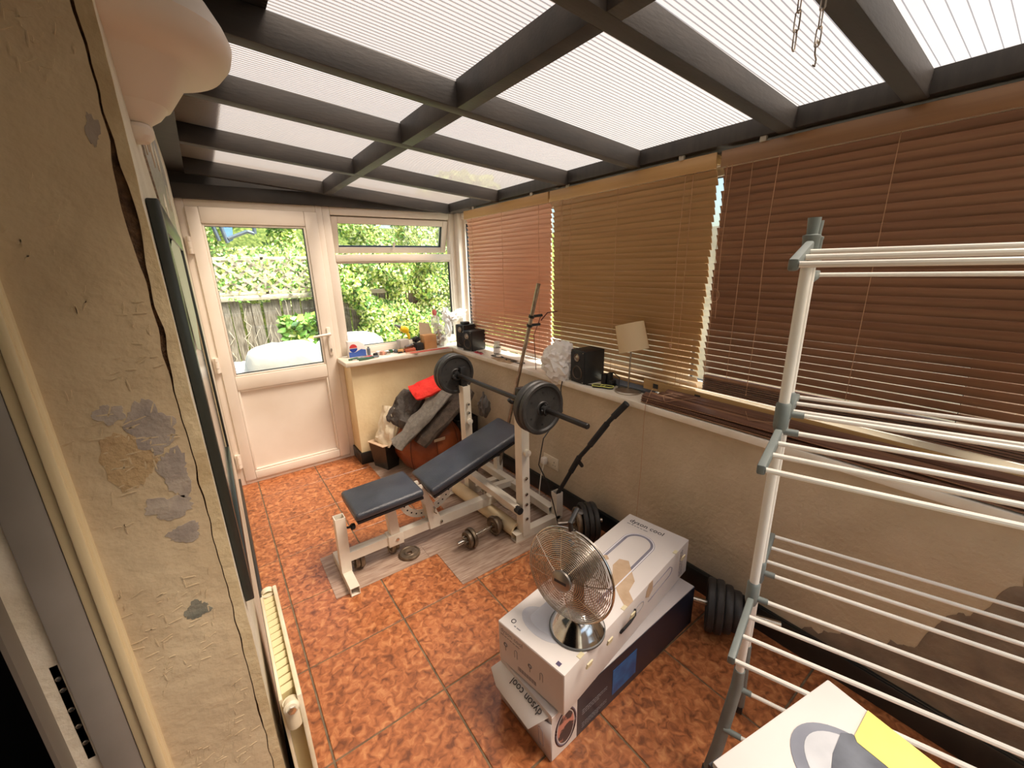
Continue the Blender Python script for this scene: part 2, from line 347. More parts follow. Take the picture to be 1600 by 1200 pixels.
for z in (1.72, .93, .20):
    b = B(); b.tube([(-.026, 3.44, z-.05), (-.026, 3.44, z-.018)], .010, 10); b.tube([(-.026, 3.44, z-.016), (-.026, 3.44, z+.026)], .0115, 10); b.tube([(-.026, 3.44, z+.028), (-.026, 3.44, z+.055)], .010, 10)
    b.box(-.045, -.01, 3.445, 3.462, z-.05, z+.055); part(b, 'hinge', upvc_m, door)
# ---- end window
b = B(); rectframe(b, .80, 1.90, ZS, 2.0, .055, 3.466, 3.54); b.box(.855, 1.845, 3.466, 3.54, 1.605, 1.66); win = struct(b, 'window_1', upvc_m, bevel=.005)
b = B(); rectframe(b, .855, 1.845, ZS+.055, 1.605, .012, 3.475, 3.51); part(b, 'glazing_bead', upvc_m, win, bevel=.003)
b = B(); rectframe(b, .866, 1.834, ZS+.066, 1.594, .004, 3.485, 3.51); part(b, 'gasket', gasket_m, win)
b = B(); b.box(.868, 1.832, 3.495, 3.501, ZS+.068, 1.592); part(b, 'glass_pane', glass_m, win)
# top light, tilted outwards from its top edge
Ts = Matrix.Translation((0, 3.50, 1.942)) @ Matrix.Rotation(math.radians(17), 4, 'X') @ Matrix.Translation((0, -3.50, -1.942))
b = B(); rectframe(b, .86, 1.84, 1.665, 1.94, .048, 3.475, 3.545, Ts); sash = part(b, 'opening_sash', upvc_m, win, bevel=.005)
b = B(); b.box(.908, 1.792, 3.51, 3.516, 1.713, 1.892, Ts); part(b, 'glass_pane', glass_m, sash)
b = B(); rectframe(b, .908, 1.792, 1.713, 1.892, .004, 3.49, 3.52, Ts); part(b, 'gasket', gasket_m, sash)
b = B(); b.tube([Ts @ V((1.34, 3.47, 1.70)), Ts @ V((1.34, 3.455, 1.705)), Ts @ V((1.345, 3.45, 1.76))], .008, 10); b.box(1.325, 1.355, 3.466, 3.475, 1.68, 1.71, Ts); part(b, 'window_handle', upvc_m, sash)
# ---- side windows behind the blinds
b = B()
def yframe(b, y0, y1, z0, z1, w_, x0, x1):
    b.box(x0, x1, y0, y0+w_, z0, z1); b.box(x0, x1, y1-w_, y1, z0, z1); b.box(x0, x1, y0+w_, y1-w_, z1-w_, z1); b.box(x0, x1, y0+w_, y1-w_, z0, z0+w_)
yframe(b, -.95, 3.46, ZS, 2.0, .055, 1.93, 2.0)
for y in (.1, 1.22, 2.34): b.box(1.93, 2.0, y-.04, y+.04, ZS+.055, 1.945)
b.box(1.895, 1.955, 3.40, 3.466, ZS, 2.0); win2 = struct(b, 'window_2', upvc_m, bevel=.005)
for y0, y1 in ((-.895, .06), (.14, 1.18), (1.26, 2.30), (2.38, 3.405)):
    b = B(); yframe(b, y0, y1, ZS+.055, 1.945, .038, 1.945, 1.99); f = part(b, 'casement', upvc_m, win2, bevel=.004)
    b = B(); b.box(1.967, 1.972, y0+.038, y1-.038, ZS+.093, 1.907); part(b, 'glass_pane', glass_m, f)
    b = B(); yframe(b, y0+.036, y1-.036, ZS+.091, 1.909, .005, 1.958, 1.98); part(b, 'gasket', gasket_m, f)

# ---- timber heads and gable
b = B(); b.box(-.055, 1.93, 3.43, 3.55, 2.0, 2.085); struct(b, 'trim_4', beam_m, bevel=.003)
b = B(); b.hexa([(-.055, 3.50, 2.085), (2.0, 3.50, 2.085), (2.0, 3.53, 2.085), (-.055, 3.53, 2.085), (-.055, 3.50, 2.27), (2.0, 3.50, 2.10), (2.0, 3.53, 2.10), (-.055, 3.53, 2.27)]); struct(b, 'trim_5', beam_m)
b = B(); b.box(1.80, 1.95, -.95, 3.50, 1.995, 2.062); struct(b, 'trim_6', beam_m, bevel=.003)
# ---- roof
def zr(x): return 2.07-.085*(x-.81)         # underside of rafters
b = B(); b.hexa([(-.06, -.95, zr(-.06)+.02), (.03, -.95, zr(.03)+.02), (.03, 3.5, zr(.03)+.02), (-.06, 3.5, zr(-.06)+.02), (-.06, -.95, 2.30), (.03, -.95, 2.30), (.03, 3.5, 2.30), (-.06, 3.5, 2.30)])
roof = struct(b, 'ceiling', beam_m)
RY = [-.50, -.05, .40, .745, 1.41, 1.91, 2.62, 3.36]; RW = .052; RD = .085
for y in RY:
    b = B(); xa, xb = .03, 1.80
    b.hexa([(xa, y, zr(xa)), (xb, y, zr(xb)), (xb, y+RW, zr(xb)), (xa, y+RW, zr(xa)), (xa, y, zr(xa)+RD), (xb+.13, y, zr(xb+.13)+RD-.012), (xb+.13, y+RW, zr(xb+.13)+RD-.012), (xa, y+RW, zr(xa)+RD)])
    part(b, 'rafter', raf_m, roof, bevel=.002)
for i in range(len(RY)-1):
    y0, y1 = RY[i]+RW, RY[i+1]; xa, xb = .81, .86
    b = B(); b.hexa([(xa, y0, zr(xa)), (xb, y0, zr(xb)), (xb, y1, zr(xb)), (xa, y1, zr(xa)), (xa, y0, zr(xa)+RD), (xb, y0, zr(xb)+RD), (xb, y1, zr(xb)+RD), (xa, y1, zr(xa)+RD)])
    part(b, 'nogging', raf_m, roof, bevel=.002)
RYY = [-.95]+RY+[3.52]
for i in range(len(RYY)-1):
    y0 = RYY[i]+(RW/2 if i else 0); y1 = RYY[i+1]+RW/2
    if i == len(RYY)-2: y1 = 3.52
    pitch = .0155 if y0 > .3 else .030
    b = B(); n = max(2, int((y1-y0)/pitch)); zo = RD+.002
    for k in range(n):
        a = y0+(y1-y0)*k/n; c = y0+(y1-y0)*(k+1)/n; rw = .0028
        L = [(a, 0), (c-rw, 0), (c-rw*.5, .0025), (c, 0)]
        for q in range(3):
            b.mi = 0 if q == 0 else 1
            (ya, da), (yb, db) = L[q], L[q+1]
            xa, xb = .03, 2.04
            b.add([(xa, ya, zr(xa)+zo-da), (xb, ya, zr(xb)+zo-da), (xb, yb, zr(xb)+zo-db), (xa, yb, zr(xa)+zo-db)], [(0, 1, 2, 3)])
    part(b, 'roof_panel', [poly_m, polyrib_m], roof, smooth=False)
b = B(); zz = RD+.006
for (ya, yb, xe, dz) in ((-.95, 1.43, .26, -.006), (1.43, 3.55, .20, .03)):
    b.hexa([(-.3, ya, zr(-.06)+zz+dz), (xe, ya, zr(xe)+zz+dz), (xe, yb, zr(xe)+zz+dz), (-.3, yb, zr(-.06)+zz+dz), (-.3, ya, zr(-.06)+zz+dz+.02), (xe, ya, zr(xe)+zz+dz+.02), (xe, yb, zr(xe)+zz+dz+.02), (-.3, yb, zr(-.06)+zz+dz+.02)])
b.box(-.40, -.1, -1.2, 3.7, 2.35, 5.0)
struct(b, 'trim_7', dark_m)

# ---- doorway reveal: plaster skin with a broken edge, corner bead, timber jamb
def edge(z, s): return .0045*noise.noise(V((z*7, s, 0)))+.003*noise.noise(V((z*25, s, 3)))
def crackw(z):
    c = .0016+.0022*max(0, noise.noise(V((z*9, 8, 2))))
    return c+.014*math.exp(-((z-1.64)/.08)**2)+.006*math.exp(-((z-1.44)/.05)**2)+.002*math.exp(-((z-1.9)/.1)**2)
zs = [i*.012 for i in range(0, 184)]
b = B()
poly = [(-.228, 0)]+[(-.0725+edge(z, 1)-crackw(z)*.5, z) for z in zs]+[(-.228, zs[-1])]
TZ = frameT((0, .9, 0), (1, 0, 0), (0, 0, 1))      # normal = -Y
b.prism(poly, .007, TZ)
skin = part(b, 'plaster_skin', reveal_m, wl)
b = B(); b.prism([(-.085, 0), (-.055, 0), (-.055, 2.2), (-.085, 2.2)], .0015, TZ); part(b, 'rotten_edge', crack_m, wl)
b = B()
poly = [(-.0555, 0)]+[(-.0525+.3*edge(z, 9), z) for z in zs]+[(-.0725+edge(z, 1)+crackw(z)*.6, z) for z in reversed(zs)]
b.prism(poly, .0085, TZ)
part(b, 'corner_bead', bead_m, wl)
def patch(cx, cz, rx, rz, seed, m, th=.0078, ang=0, name='plaster_patch'):
    pl = []
    for k in range(48):
        t = 2*PI*k/48; q = 1+.55*noise.noise(V((math.cos(t)*1.4+seed, math.sin(t)*1.4, seed)))+.22*noise.noise(V((math.cos(t)*6+seed, math.sin(t)*6, seed)))
        x, z = rx*q*math.cos(t), rz*q*math.sin(t); pl.append((min(cx+x*math.cos(ang)-z*math.sin(ang), -.079), cz+x*math.sin(ang)+z*math.cos(ang)))
    b = B(); b.prism(pl, th, TZ); return part(b, name, m, wl)
for a in ((-.118, 1.30, .030, .045, 2.2), (-.10, 1.21, .022, .04, 4.1), (-.125, 1.15, .034, .022, 6.6), (-.16, 1.335, .018, .016, 8.8), (-.11, 1.09, .028, .017, 3.9), (-.088, 1.75, .007, .02, 5.5)): patch(*a, stain_m)['label'] = 'grey bare plaster patch'
patch(-.124, .925, .020, .018, 1.3, mat('slate_grey_filler', (112, 112, 100), .9, 0, (134, 130, 114), 20, 5, .4, 50))
patch(-.15, 1.25, .03, .05, 9.4, mat('tan_old_paint', (178, 150, 110), .9, 0, (166, 136, 100), 10, 5, .4), .0076)
# raised plaster flakes and ridges
b = B(); random.seed(11)
for k in range(520):
    x = random.uniform(-.222, -.085); z = random.uniform(.5, 2.0)
    if noise.noise(V((x*14, z*5, 4))) < -.05: continue
    L = random.uniform(.003, .011); a = random.choice((0, .3, 1.5, 1.2))+random.uniform(-.25, .25)
    T = TZ @ Matrix.Translation((x, z, .0068)) @ Matrix.Rotation(a, 4, 'Z')
    b.prism([(-L, -.0006), (0, -.0013), (L, -.0005), (L*.8, .0007), (0, .0011), (-L*.9, .0006)], .0011, T)
setp(part(b, 'plaster_flakes', reveal_m, wl), kind='stuff')
b = B(); b.box(-.262, -.226, .885, .96, 0, 2.2); b.box(-.246, -.231, .876, .886, 0, 2.2); jam = struct(b, 'door_2', jamb_m, bevel=.003)
b = B(); b.box(-.312, -.2625, .888, .96, 0, 2.2); part(b, 'door_stop', gjamb_m, jam, bevel=.002)
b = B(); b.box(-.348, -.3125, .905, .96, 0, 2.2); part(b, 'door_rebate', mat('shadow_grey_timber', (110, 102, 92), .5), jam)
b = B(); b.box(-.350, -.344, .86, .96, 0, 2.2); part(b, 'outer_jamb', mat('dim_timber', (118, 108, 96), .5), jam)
b = B(); b.box(-.330, -.316, .900, .906, .70, .92); kp = part(b, 'keep_plate', mat('tarnished_brass', (92, 82, 70), .3, .9), jam, bevel=.002)
for z in (.74, .78, .82, .865, .89): b = B(); b.lathe([(0, .0045), (.002, .0035), (.0022, 0)], (-.323, .900, z), (0, -1, 0), 12); part(b, 'screw', steel_m, kp)
b = B(); b.box(-.30, 0.0, .0, .0001, 0, .0001)
# ---- black wall-hung mirror frame seen edge-on
t = thing('framed_mirror', 'tall black framed mirror hung on the left wall, seen almost edge on', 'mirror', (-.055, 1.03, .82))
b = B(); yframe(b, .975, 1.95, .835, 1.675, .05, -.054, -.036); b.box(-.054, -.048, 1.07, 1.91, .86, 1.64); part(b, 'frame', mat('black_green_frame', (34, 38, 34), .35), t, bevel=.005)
b = B(); b.box(-.047, -.0455, 1.08, 1.90, .87, 1.63); part(b, 'mirror_glass', mat('dark_mirror', (60, 66, 62), .1, .6), t)
b = B(); yframe(b, 1.075, 1.905, .865, 1.635, .012, -.047, -.0435); part(b, 'inner_trim', bead_m, t)
b = B(); b.prism([(1.12, 1.60), (1.55, 1.68), (1.72, 1.60), (1.70, 1.42), (1.45, 1.34), (1.2, 1.38)], .001, frameT((-.040, 0, 0), (0, 1, 0), (0, 0, 1)))
single(b, 'paper_sheet', mat('pale_green_paper', (206, 216, 186), .8), 'pale green paper sheet tucked behind the top of the black wall mirror', 'paper')
# rotten wall patch with foil by the lamp
b = B()
pl = [(1.25, 1.96), (1.5, 2.0), (2.3, 2.05), (2.62, 2.0), (2.5, 1.7), (2.2, 1.62), (1.8, 1.72), (1.5, 1.70), (1.3, 1.80)]
b.prism(pl, .004, frameT((-.055, 0, 0), (0, 1, 0), (0, 0, 1))); part(b, 'foil_patch', foil_m, wl)['label'] = 'crumpled silver foil tape on the wall'
b = B(); random.seed(5)
for k in range(9):
    y = 1.3+k*.14; z = 1.74+random.uniform(0, .20)
    b.prism([(y, z), (y+.09, z+.05), (y+.12, z+.02), (y+.05, z-.05)], .004+random.random()*.003, frameT((-.055, 0, 0), (0, 1, 0), (0, 0, 1)))
part(b, 'torn_plaster', housewall_m, wl)
# wall uplighter
t = thing('wall_uplighter', 'large cream ceramic wall uplighter at the top of the left wall', 'lamp', (-.055, 1.15, 1.82))
def half(prof, th=.004, n=28):
    b = B(); vs = []; m = n+1
    for z, r in prof:
        for j in range(m):
            a = -PI/2+PI*j/n; rr = r*(1-.05*math.cos(3*a)); vs.append((-.055+rr*math.cos(a), 1.15+rr*.95*math.sin(a), z))
    fs = [(i*m+j, i*m+j+1, (i+1)*m+j+1, (i+1)*m+j) for i in range(len(prof)-1) for j in range(n)]
    return b.add(vs, fs)
pr = [(1.825, .012), (1.828, .030), (1.842, .050), (1.865, .070), (1.89, .086), (1.91, .100), (1.924, .114), (1.930, .128), (1.933, .148), (1.940, .176), (1.958, .192), (1.975, .197), (1.995, .190), (2.03, .170), (2.06, .150)]
b = half(pr+[(2.06, .146), (2.03, .166), (1.995, .185), (1.975, .191), (1.955, .176), (1.93, .12), (1.86, .07), (1.84, .02)]); part(b, 'bowl', plasterlamp_m, t)
b = half([(1.795, .0), (1.797, .022), (1.806, .031), (1.818, .033), (1.826, .028), (1.828, .01)]); part(b, 'base_cap', plasterlamp_m, t)
# ---- radiator
t = thing('radiator', 'low cream panel radiator with peeling paint beside the doorway', 'radiator', (-.01, 1.12, .08))
b = B(); b.box(.001, .012, .905, 1.345, .08, .585); part(b, 'front_panel', rad_m, t, bevel=.003)
b = B(); b.box(-.036, -.028, .93, 1.33, .08, .572); part(b, 'back_panel', rad_m, t, bevel=.003)
b = B()
for k in range(15):
    y = .95+k*.0265
    b.add([(-.028, y, .565), (.001, y+.006, .565), (.001, y+.006, .12), (-.028, y, .12), (-.028, y+.016, .572), (.001, y+.020, .572), (.001, y+.020, .12), (-.028, y+.016, .12)], [(0, 1, 2, 3), (4, 7, 6, 5), (0, 4, 5, 1), (0, 3, 7, 4), (1, 5, 6, 2)])
part(b, 'fins', mat('yellowed_fins', (214, 200, 150), .5), t)
for y in (.915, 1.335):
    b = B(); b.tube([(-.014, y, .50), (-.014, y, .57)], .017, 14); b.lathe([(0, .015), (.018, .017), (.022, .012), (.0225, 0)], (-.014, y, .565), (0, -1 if y < 1 else 1, .2), 16); part(b, 'end_fitting', rad_m, t)
b = B(); b.lathe([(0, .010), (.004, .009), (.0045, 0)], (-.014, .892, .567), (0, -1, .2), 6); part(b, 'bleed_nut', steel_m, t)
b = B(); b.tube([(-.014, .93, .10), (-.014, .90, .10), (-.014, .90, .0)], .0075, 10); part(b, 'pipe', rad_m, t)

# ================================================================== BLINDS
def blind(label, y0, y1, z1, z0, m, tilt, nm_last=None, seed=0, gap=0):
    t = thing('wooden_blind', label, 'blind', (1.85, (y0+y1)/2, z0))
    b = B(); b.box(1.815, 1.825, y0, y1, z1-.062, z1); b.box(1.825, 1.875, y0+.01, y1-.01, z1-.04, z1-.004); part(b, 'headrail', head_m if m is not bl3 else mat('brown_headrail', (140, 104, 72), .4, 0, (126, 92, 62), 5, stretch=(8, .3, 8)), t, bevel=.002)
    n = int((z1-.065-z0)/.0292); L = y1-y0-.008
    prof = []
    for i in range(7):
        u = -.0175+.035*i/6; prof.append((u, .0022*(1-(u/.0175)**2)))
    sb = B(); pr_ = [(u, h+.0012) for u, h in prof]+[(u, h-.0012) for u, h in reversed(prof)]; k = len(pr_)
    vs = [(u, s*L/2, h) for s in (-1, 1) for u, h in pr_]
    sb.add(vs, [tuple(range(k)), tuple(range(2*k-1, k-1, -1))]+[(i, k+i, k+(i+1) % k, (i+1) % k) for i in range(k)])
    me = mesh(sb, 'slat', m)
    rnd = random.Random(seed)
    for i in range(n):
        z = z1-.078-i*.0292
        o = bpy.data.objects.new('slat', me); COL.objects.link(o); o.parent = t
        a = tilt+rnd.uniform(-1.2, 1.2)
        if i > n-11: a -= (i-(n-11))*gap
        o.matrix_basis = INV[t.name] @ Matrix.Translation((1.845, (y0+y1)/2+rnd.uniform(-.004, .004), z)) @ Matrix.Rotation(math.radians(a), 4, 'Y')
    zb = z1-.078-n*.0292
    b = B(); b.box(1.828, 1.862, y0+.015, y1-.015, zb-.006, zb+.008); part(b, 'bottom_rail', m, t, bevel=.004)
    for q in ((.10, .5, .90) if y1-y0 < 1.3 else (.08, .36, .64, .92)):
        y = y0+(y1-y0)*q
        b = B()
        for x in (1.826, 1.866): b.tube([(x, y, z1-.06), (x, y, zb)], .0011, 5)
        part(b, 'ladder_cord', cordl_m, t)
    for yy in (y0+.16, y1-.16):
        b = B(); b.box(1.808, 1.822, yy-.012, yy+.012, z1-.002, z1+.028); part(b, 'bracket', mat('clear_bracket', (170, 164, 150), .3), t, bevel=.002)
    return t, zb
bt1, _ = blind('pinkish pine slatted blind in the far corner beside the end window', 2.10, 3.15, 1.978, .93, bl1, 62, seed=1, gap=.5)
bt2, _ = blind('ochre slatted blind in the middle of the window wall, behind the lamp', 1.035, 2.085, 1.978, .90, bl2, 62, seed=2, gap=1.4)
bt3, zb3 = blind('long dark russet slatted blind behind the clothes airer', -.55, 1.015, 1.978, 1.03, bl3, 63, seed=3, gap=.9)
# pull cords
def pullcord(parent, y, z0, x=1.806, loop=False):
    b = B(); b.tube([(x+.01, y, 1.92), (x, y+.004, 1.6), (x, y-.004, 1.3), (x+.004, y, z0)], .0012, 5)
    if loop: b.tube([(x, y+.02*math.cos(a)+.01, z0+.03+.028*math.sin(a)) for a in [i*.4 for i in range(16)]], .0012, 5)
    part(b, 'pull_cord', cordl_m, parent)
pullcord(bt3, .965, 1.37, loop=True); pullcord(bt3, .985, 1.0); pullcord(bt3, .79, .98); pullcord(bt2, 1.98, 1.2); pullcord(bt2, 1.17, 1.15); pullcord(bt2, 1.89, 1.3)
b = B(); b.lathe([(0, .004), (.02, .008), (.022, 0)], (1.806, 1.17, 1.135), (0, 0, 1), 10); part(b, 'cord_tassel', cordl_m, bt2)
# collapsed slats under the russet blind
b = B()
for i in range(7): b.box(1.83+.002*(i % 2), 1.864, -.53, 1.0, zb3-.012-i*.009, zb3-.006-i*.009)
setp(part(b, 'gathered_slats', bl4, bt3), kind='stuff')
# dismantled blind lying on the sill
t = thing('dismantled_blind', 'dismantled dark wooden blind piled on the window sill with its loose ochre headrail', 'blind', (1.73, .5, ZS))
T = frameT((1.80, 1.30, .905), (0, -1, -.012), (0, -.02, 1))
b = B(); b.box(0, 1.7, 0, .052, 0, .010, T); hr = part(b, 'headrail', head_m, t, bevel=.002)
for u in (.06, .29, .66): b = B(); b.box(u, u+.028, .014, .038, .0098, .0125, T @ Matrix.Scale(1, 4)); b.box(u, u+.028, .014, .038, -.0025, .0002, T); part(b, 'velcro_pad', black_m, hr)
rnd = random.Random(8)
me = None
for i in range(20):
    row = i % 5; col_ = i//5
    x = 1.686+.027*col_+.003*row+rnd.uniform(-.003, .003); z = ZS+.004+.0075*row+.006*col_+rnd.uniform(0, .002); y0 = 1.235-.03*col_+rnd.uniform(-.018, .018)
    a = math.radians(rnd.uniform(2, 20)); sg = rnd.uniform(.0, .008); cx_, sz_ = .0165*math.cos(a), .0165*math.sin(a); z += sz_
    b = B(); n = 5
    for k in range(n):
        ya = y0-1.7*k/n; yb = y0-1.7*(k+1)/n; za = z+sg*math.sin(PI*k/n); zb_ = z+sg*math.sin(PI*(k+1)/n)
        b.hexa([(x-cx_, yb, zb_-sz_), (x+cx_, yb, zb_+sz_), (x+cx_, ya, za+sz_), (x-cx_, ya, za-sz_), (x-cx_, yb, zb_-sz_+.0026), (x+cx_, yb, zb_+sz_+.0026), (x+cx_, ya, za+sz_+.0026), (x-cx_, ya, za-sz_+.0026)])
    part(b, 'slat', bl4 if i % 3 else bl3, t)
b = B(); b.tube([(1.76, 1.22, .925), (1.70, 1.19, .925), (1.660, 1.185, ZS+.002), (1.6585, 1.187, .80), (1.672, 1.195, .5), (1.668, 1.203, .16)], .0013, 5); part(b, 'trailing_cord', cordl_m, t)
b = B(); b.tube([(1.75, 1.1, .93), (1.70, 1.12, .925), (1.675, 1.09, .905), (1.69, 1.05, .92), (1.76, .98, .935)], .0013, 5); b.tube([(1.76, .76, .93), (1.70, .72, .918), (1.73, .6, .93)], .0012, 5); part(b, 'ladder_cord', cordl_m, t)

# ================================================================== VINYL PLANKS
t = thing('vinyl_planks', 'loose grey wood-effect vinyl planks laid over the tiles under the bench', 'flooring', (.8, 2.0, 0))
def plank(x0, x1, y0, y1, h=.003):
    if x1-x0 < .03: return
    b = B(); b.box(x0+.0006, x1-.0006, y0+.0006, y1-.0006, .0003, h); part(b, 'plank', vinyl_m, t)
for r, (y0, y1) in enumerate(((1.858, 1.98), (1.98, 2.102), (2.102, 2.224))):
    plank(.245, .74-.07*r, y0, y1); plank(.74-.07*r, 1.66, y0, y1)
for r, (y0, y1) in enumerate(((1.565, 1.60), (1.60, 1.735), (1.735, 1.858))):
    plank(.785, 1.03+.17*r, y0, y1); plank(1.03+.17*r, 1.66, y0, y1)
for r in range(8): plank(.88 if r < 3 else .83, 1.66, 2.224+r*.125+(.0 if r else 0), min(3.235, 2.349+r*.125)) if r > 2 else plank(1.02, 1.66, 2.224+r*.125, 2.349+r*.125)

# ================================================================== WEIGHT BENCH
t = thing('weight_bench', 'white steel weight bench with black padding and a barbell rack', 'weight bench', (.85, 1.99, 0))
def sqp(p0, p1, w_, h, name, **k): b = B(); b.sq(p0, p1, w_, h, up=k.get('up', (0, 0, 1))); return part(b, name, wsteel_m, t, bevel=0)
sqp((.33, 1.825, .026), (.33, 2.17, .026), .045, .045, 'front_foot')
sqp((.33, 1.985, .049), (.335, 1.985, .36), .05, .05, 'front_post', up=(0, 1, 0))
sqp((.355, 1.985, .125), (.88, 1.985, .125), .045, .05, 'main_beam')
sqp((.84, 1.985, .125), (1.26, 1.985, .125), .052, .056, 'main_beam')
b = B(); b.tube([(.36, 1.985, .285), (.385, 1.985, .28)], .006, 10); b.lathe([(0, .013), (.004, .017), (.018, .017), (.022, .012), (.0225, 0)], (.383, 1.985, .28), (1, 0, -.1), 14); part(b, 'locking_knob', black_m, t)
sqp((.60, 1.985, .15), (.585, 1.985, .375), .05, .05, 'seat_post', up=(0, 1, 0))
b = B(); b.box(.555, .64, 1.953, 2.017, .088, .156); part(b, 'clamp_collar', wsteel_m, t, bevel=.004)
b = B(); b.lathe([(0, .010), (.005, .009), (.006, 0)], (.605, 1.952, .125), (0, -1, 0), 6); b.lathe([(0, .010), (.005, .009), (.006, 0)], (.87, 1.955, .125), (0, -1, 0), 6); part(b, 'bolt', steel_m, t)
def pad(T, lx, ly, th, name):
    b = B(); b.box(0, lx, -ly/2, ly/2, -th, 0, T); o = part(b, name, [pad_m], t, bevel=.018, segs=4)
    b = B(); b.box(.006, lx-.006, -ly/2+.006, ly/2-.006, -th-.012, -th+.001, T); part(b, name.replace('_pad', '_board'), padside_m, t)
    return o
TS = frameT((.385, 1.99, .418), (1, 0, .03), (0, 1, 0))
pad(TS, .355, .285, .045, 'seat_pad')
TB = frameT((.775, 1.99, .405), (1, 0, .305), (0, 1, 0))
pad(TB, .66, .275, .05, 'back_pad')
for y in (1.958, 2.012):     # hinge plates and the two drilled quadrants
    b = B(); b.prism([(.80, .10), (.86, .10), (.865, .16), (.80, .34), (.77, .40), (.72, .40), (.72, .36), (.78, .27)], .004, frameT((0, y, 0), (1, 0, 0), (0, 0, 1))); part(b, 'hinge_plate', wsteel_m, t)
def quad(cx, cz, r0, r1, a0, a1, y):
    b = B(); n = 18
    pl = [(cx+r1*math.cos(a0+(a1-a0)*i/n), cz+r1*math.sin(a0+(a1-a0)*i/n)) for i in range(n+1)]+[(cx+r0*math.cos(a1-(a1-a0)*i/n), cz+r0*math.sin(a1-(a1-a0)*i/n)) for i in range(n+1)]
    b.prism(pl, .005, frameT((0, y, 0), (1, 0, 0), (0, 0, 1))); o = part(b, 'drilled_quadrant', wsteel_m, t)
    b = B()
    for i in range(5):
        a = a0+(a1-a0)*(i+.7)/5.6; rr = (r0+r1)/2; b.lathe([(0, .005), (.0004, .005), (.0005, 0)], (cx+rr*math.cos(a), y-.0051, cz+rr*math.sin(a)), (0, -1, 0), 12)
    part(b, 'pin_holes', dark_m, o)
quad(.80, .30, .10, .145, math.radians(190), math.radians(275), 2.03)
quad(.83, .34, .13, .175, math.radians(285), math.radians(355), 2.03)
b = B(); b.tube([(.83, 1.94, .235), (.83, 2.05, .235)], .006, 10); b.tube([(.83, 1.94, .235), (.822, 1.935, .215), (.835, 1.935, .20)], .004, 8); part(b, 'selector_pin', steel_m, t)
sqp((.80, 1.985, .335), (1.30, 1.985, .49), .03, .03, 'back_support')
for y, zt in ((1.68, .80), (2.30, .80)):     # rack: uprights, feet, hooks
    sqp((1.262, y, .03), (1.262, y, zt), .052, .062, 'upright', up=(0, 1, 0))
    b = B(); b.sq((1.19, y, .027), (1.53, y, .027), .05, .05); part(b, 'rack_foot', wsteel_m, t)
    b = B(); b.tube([(1.262, y, zt-.02), (1.262, y, zt+.022)], .022, 14); hk = part(b, 'inner_post', black_m, t)
    b = B(); hx = 1.222
    b.tube([(hx+.055, y, zt+.115), (hx+.045, y, zt+.085), (hx+.022, y, zt+.058), (hx, y, zt+.05), (hx-.025, y, zt+.055), (hx-.042, y, zt+.075)], .0105, 10)
    b.box(1.235, 1.285, y-.016, y+.016, zt+.015, zt+.125); part(b, 'bar_hook', black_m, hk, bevel=.003)
    b = B(); b.lathe([(0, .018), (.012, .020), (.024, .020), (.027, 0)], (1.262-.0, y-.032, .56), (0, -1, 0), 14); part(b, 'adjuster_sleeve', wsteel_m, t)
for z in (.14, .235, .30, .40): b = B(); b.lathe([(0, .0105), (.005, .0105), (.007, .006), (.0075, 0)], (1.262, 1.648, z), (0, -1, 0), 6); part(b, 'bolt', steel_m, t)
for z in (.62, .68): b = B(); b.lathe([(0, .009), (.018, .008), (.019, 0)], (1.262, 2.268, z), (0, -1, 0), 8); part(b, 'bolt', steel_m, t)
sqp((1.262, 1.71, .165), (1.262, 2.27, .165), .05, .05, 'cross_beam'); sqp((1.205, 1.66, .22), (1.205, 2.33, .22), .035, .035, 'cross_beam')
b = B(); b.tube([(1.205, 1.665, .22), (1.205, 1.63, .22)], .021, 16); part(b, 'end_cap', black_m, t)
sqp((1.50, 1.70, .077), (1.50, 2.50, .077), .05, .05, 'rear_beam')
for y in (1.68, 2.33): sqp((1.525, y, .03), (1.525, y, .205), .05, .05, 'storage_socket', up=(0, 1, 0))
sqp((1.26, 2.12, .11), (1.50, 2.12, .09), .04, .04, 'brace')

# ---- discs
def disc(b, c, ax, r, th, hub=.022, holes=0):
    c = V(c); ax = V(ax).normalized(); h = th/2
    b.lathe([(-h*.55, hub), (-h*.8, hub+.012), (-h*.55, hub+.016), (-h*.5, r*.55), (-h*.55, r*.80), (-h, r*.86), (-h, r*.955), (-h*.6, r), (h*.6, r), (h, r*.955), (h, r*.86), (h*.55, r*.80), (h*.5, r*.55), (h*.55, hub+.016), (h*.8, hub+.012), (h*.55, hub), (-h*.55, hub)], c, ax, 40)
def disc_part(c, ax, r, th, m, parent, name='weight_plate', holes=6, hub=.022):
    b = B(); disc(b, c, ax, r, th, hub); o = part(b, name, m, parent)
    if holes:
        b = B(); ax = V(ax).normalized(); u = ax.orthogonal().normalized(); w_ = ax.cross(u)
        for s in (-1, 1):
            for k in range(holes):
                a = 2*PI*k/holes+.3; p = V(c)+(u*math.cos(a)+w_*math.sin(a))*r*.62+ax*s*th*.262; b.lathe([(0, .0055), (.0012, .0055), (.0013, 0)], p, ax*s, 10)
        part(b, 'rim_holes', dark_m, o)
    return o
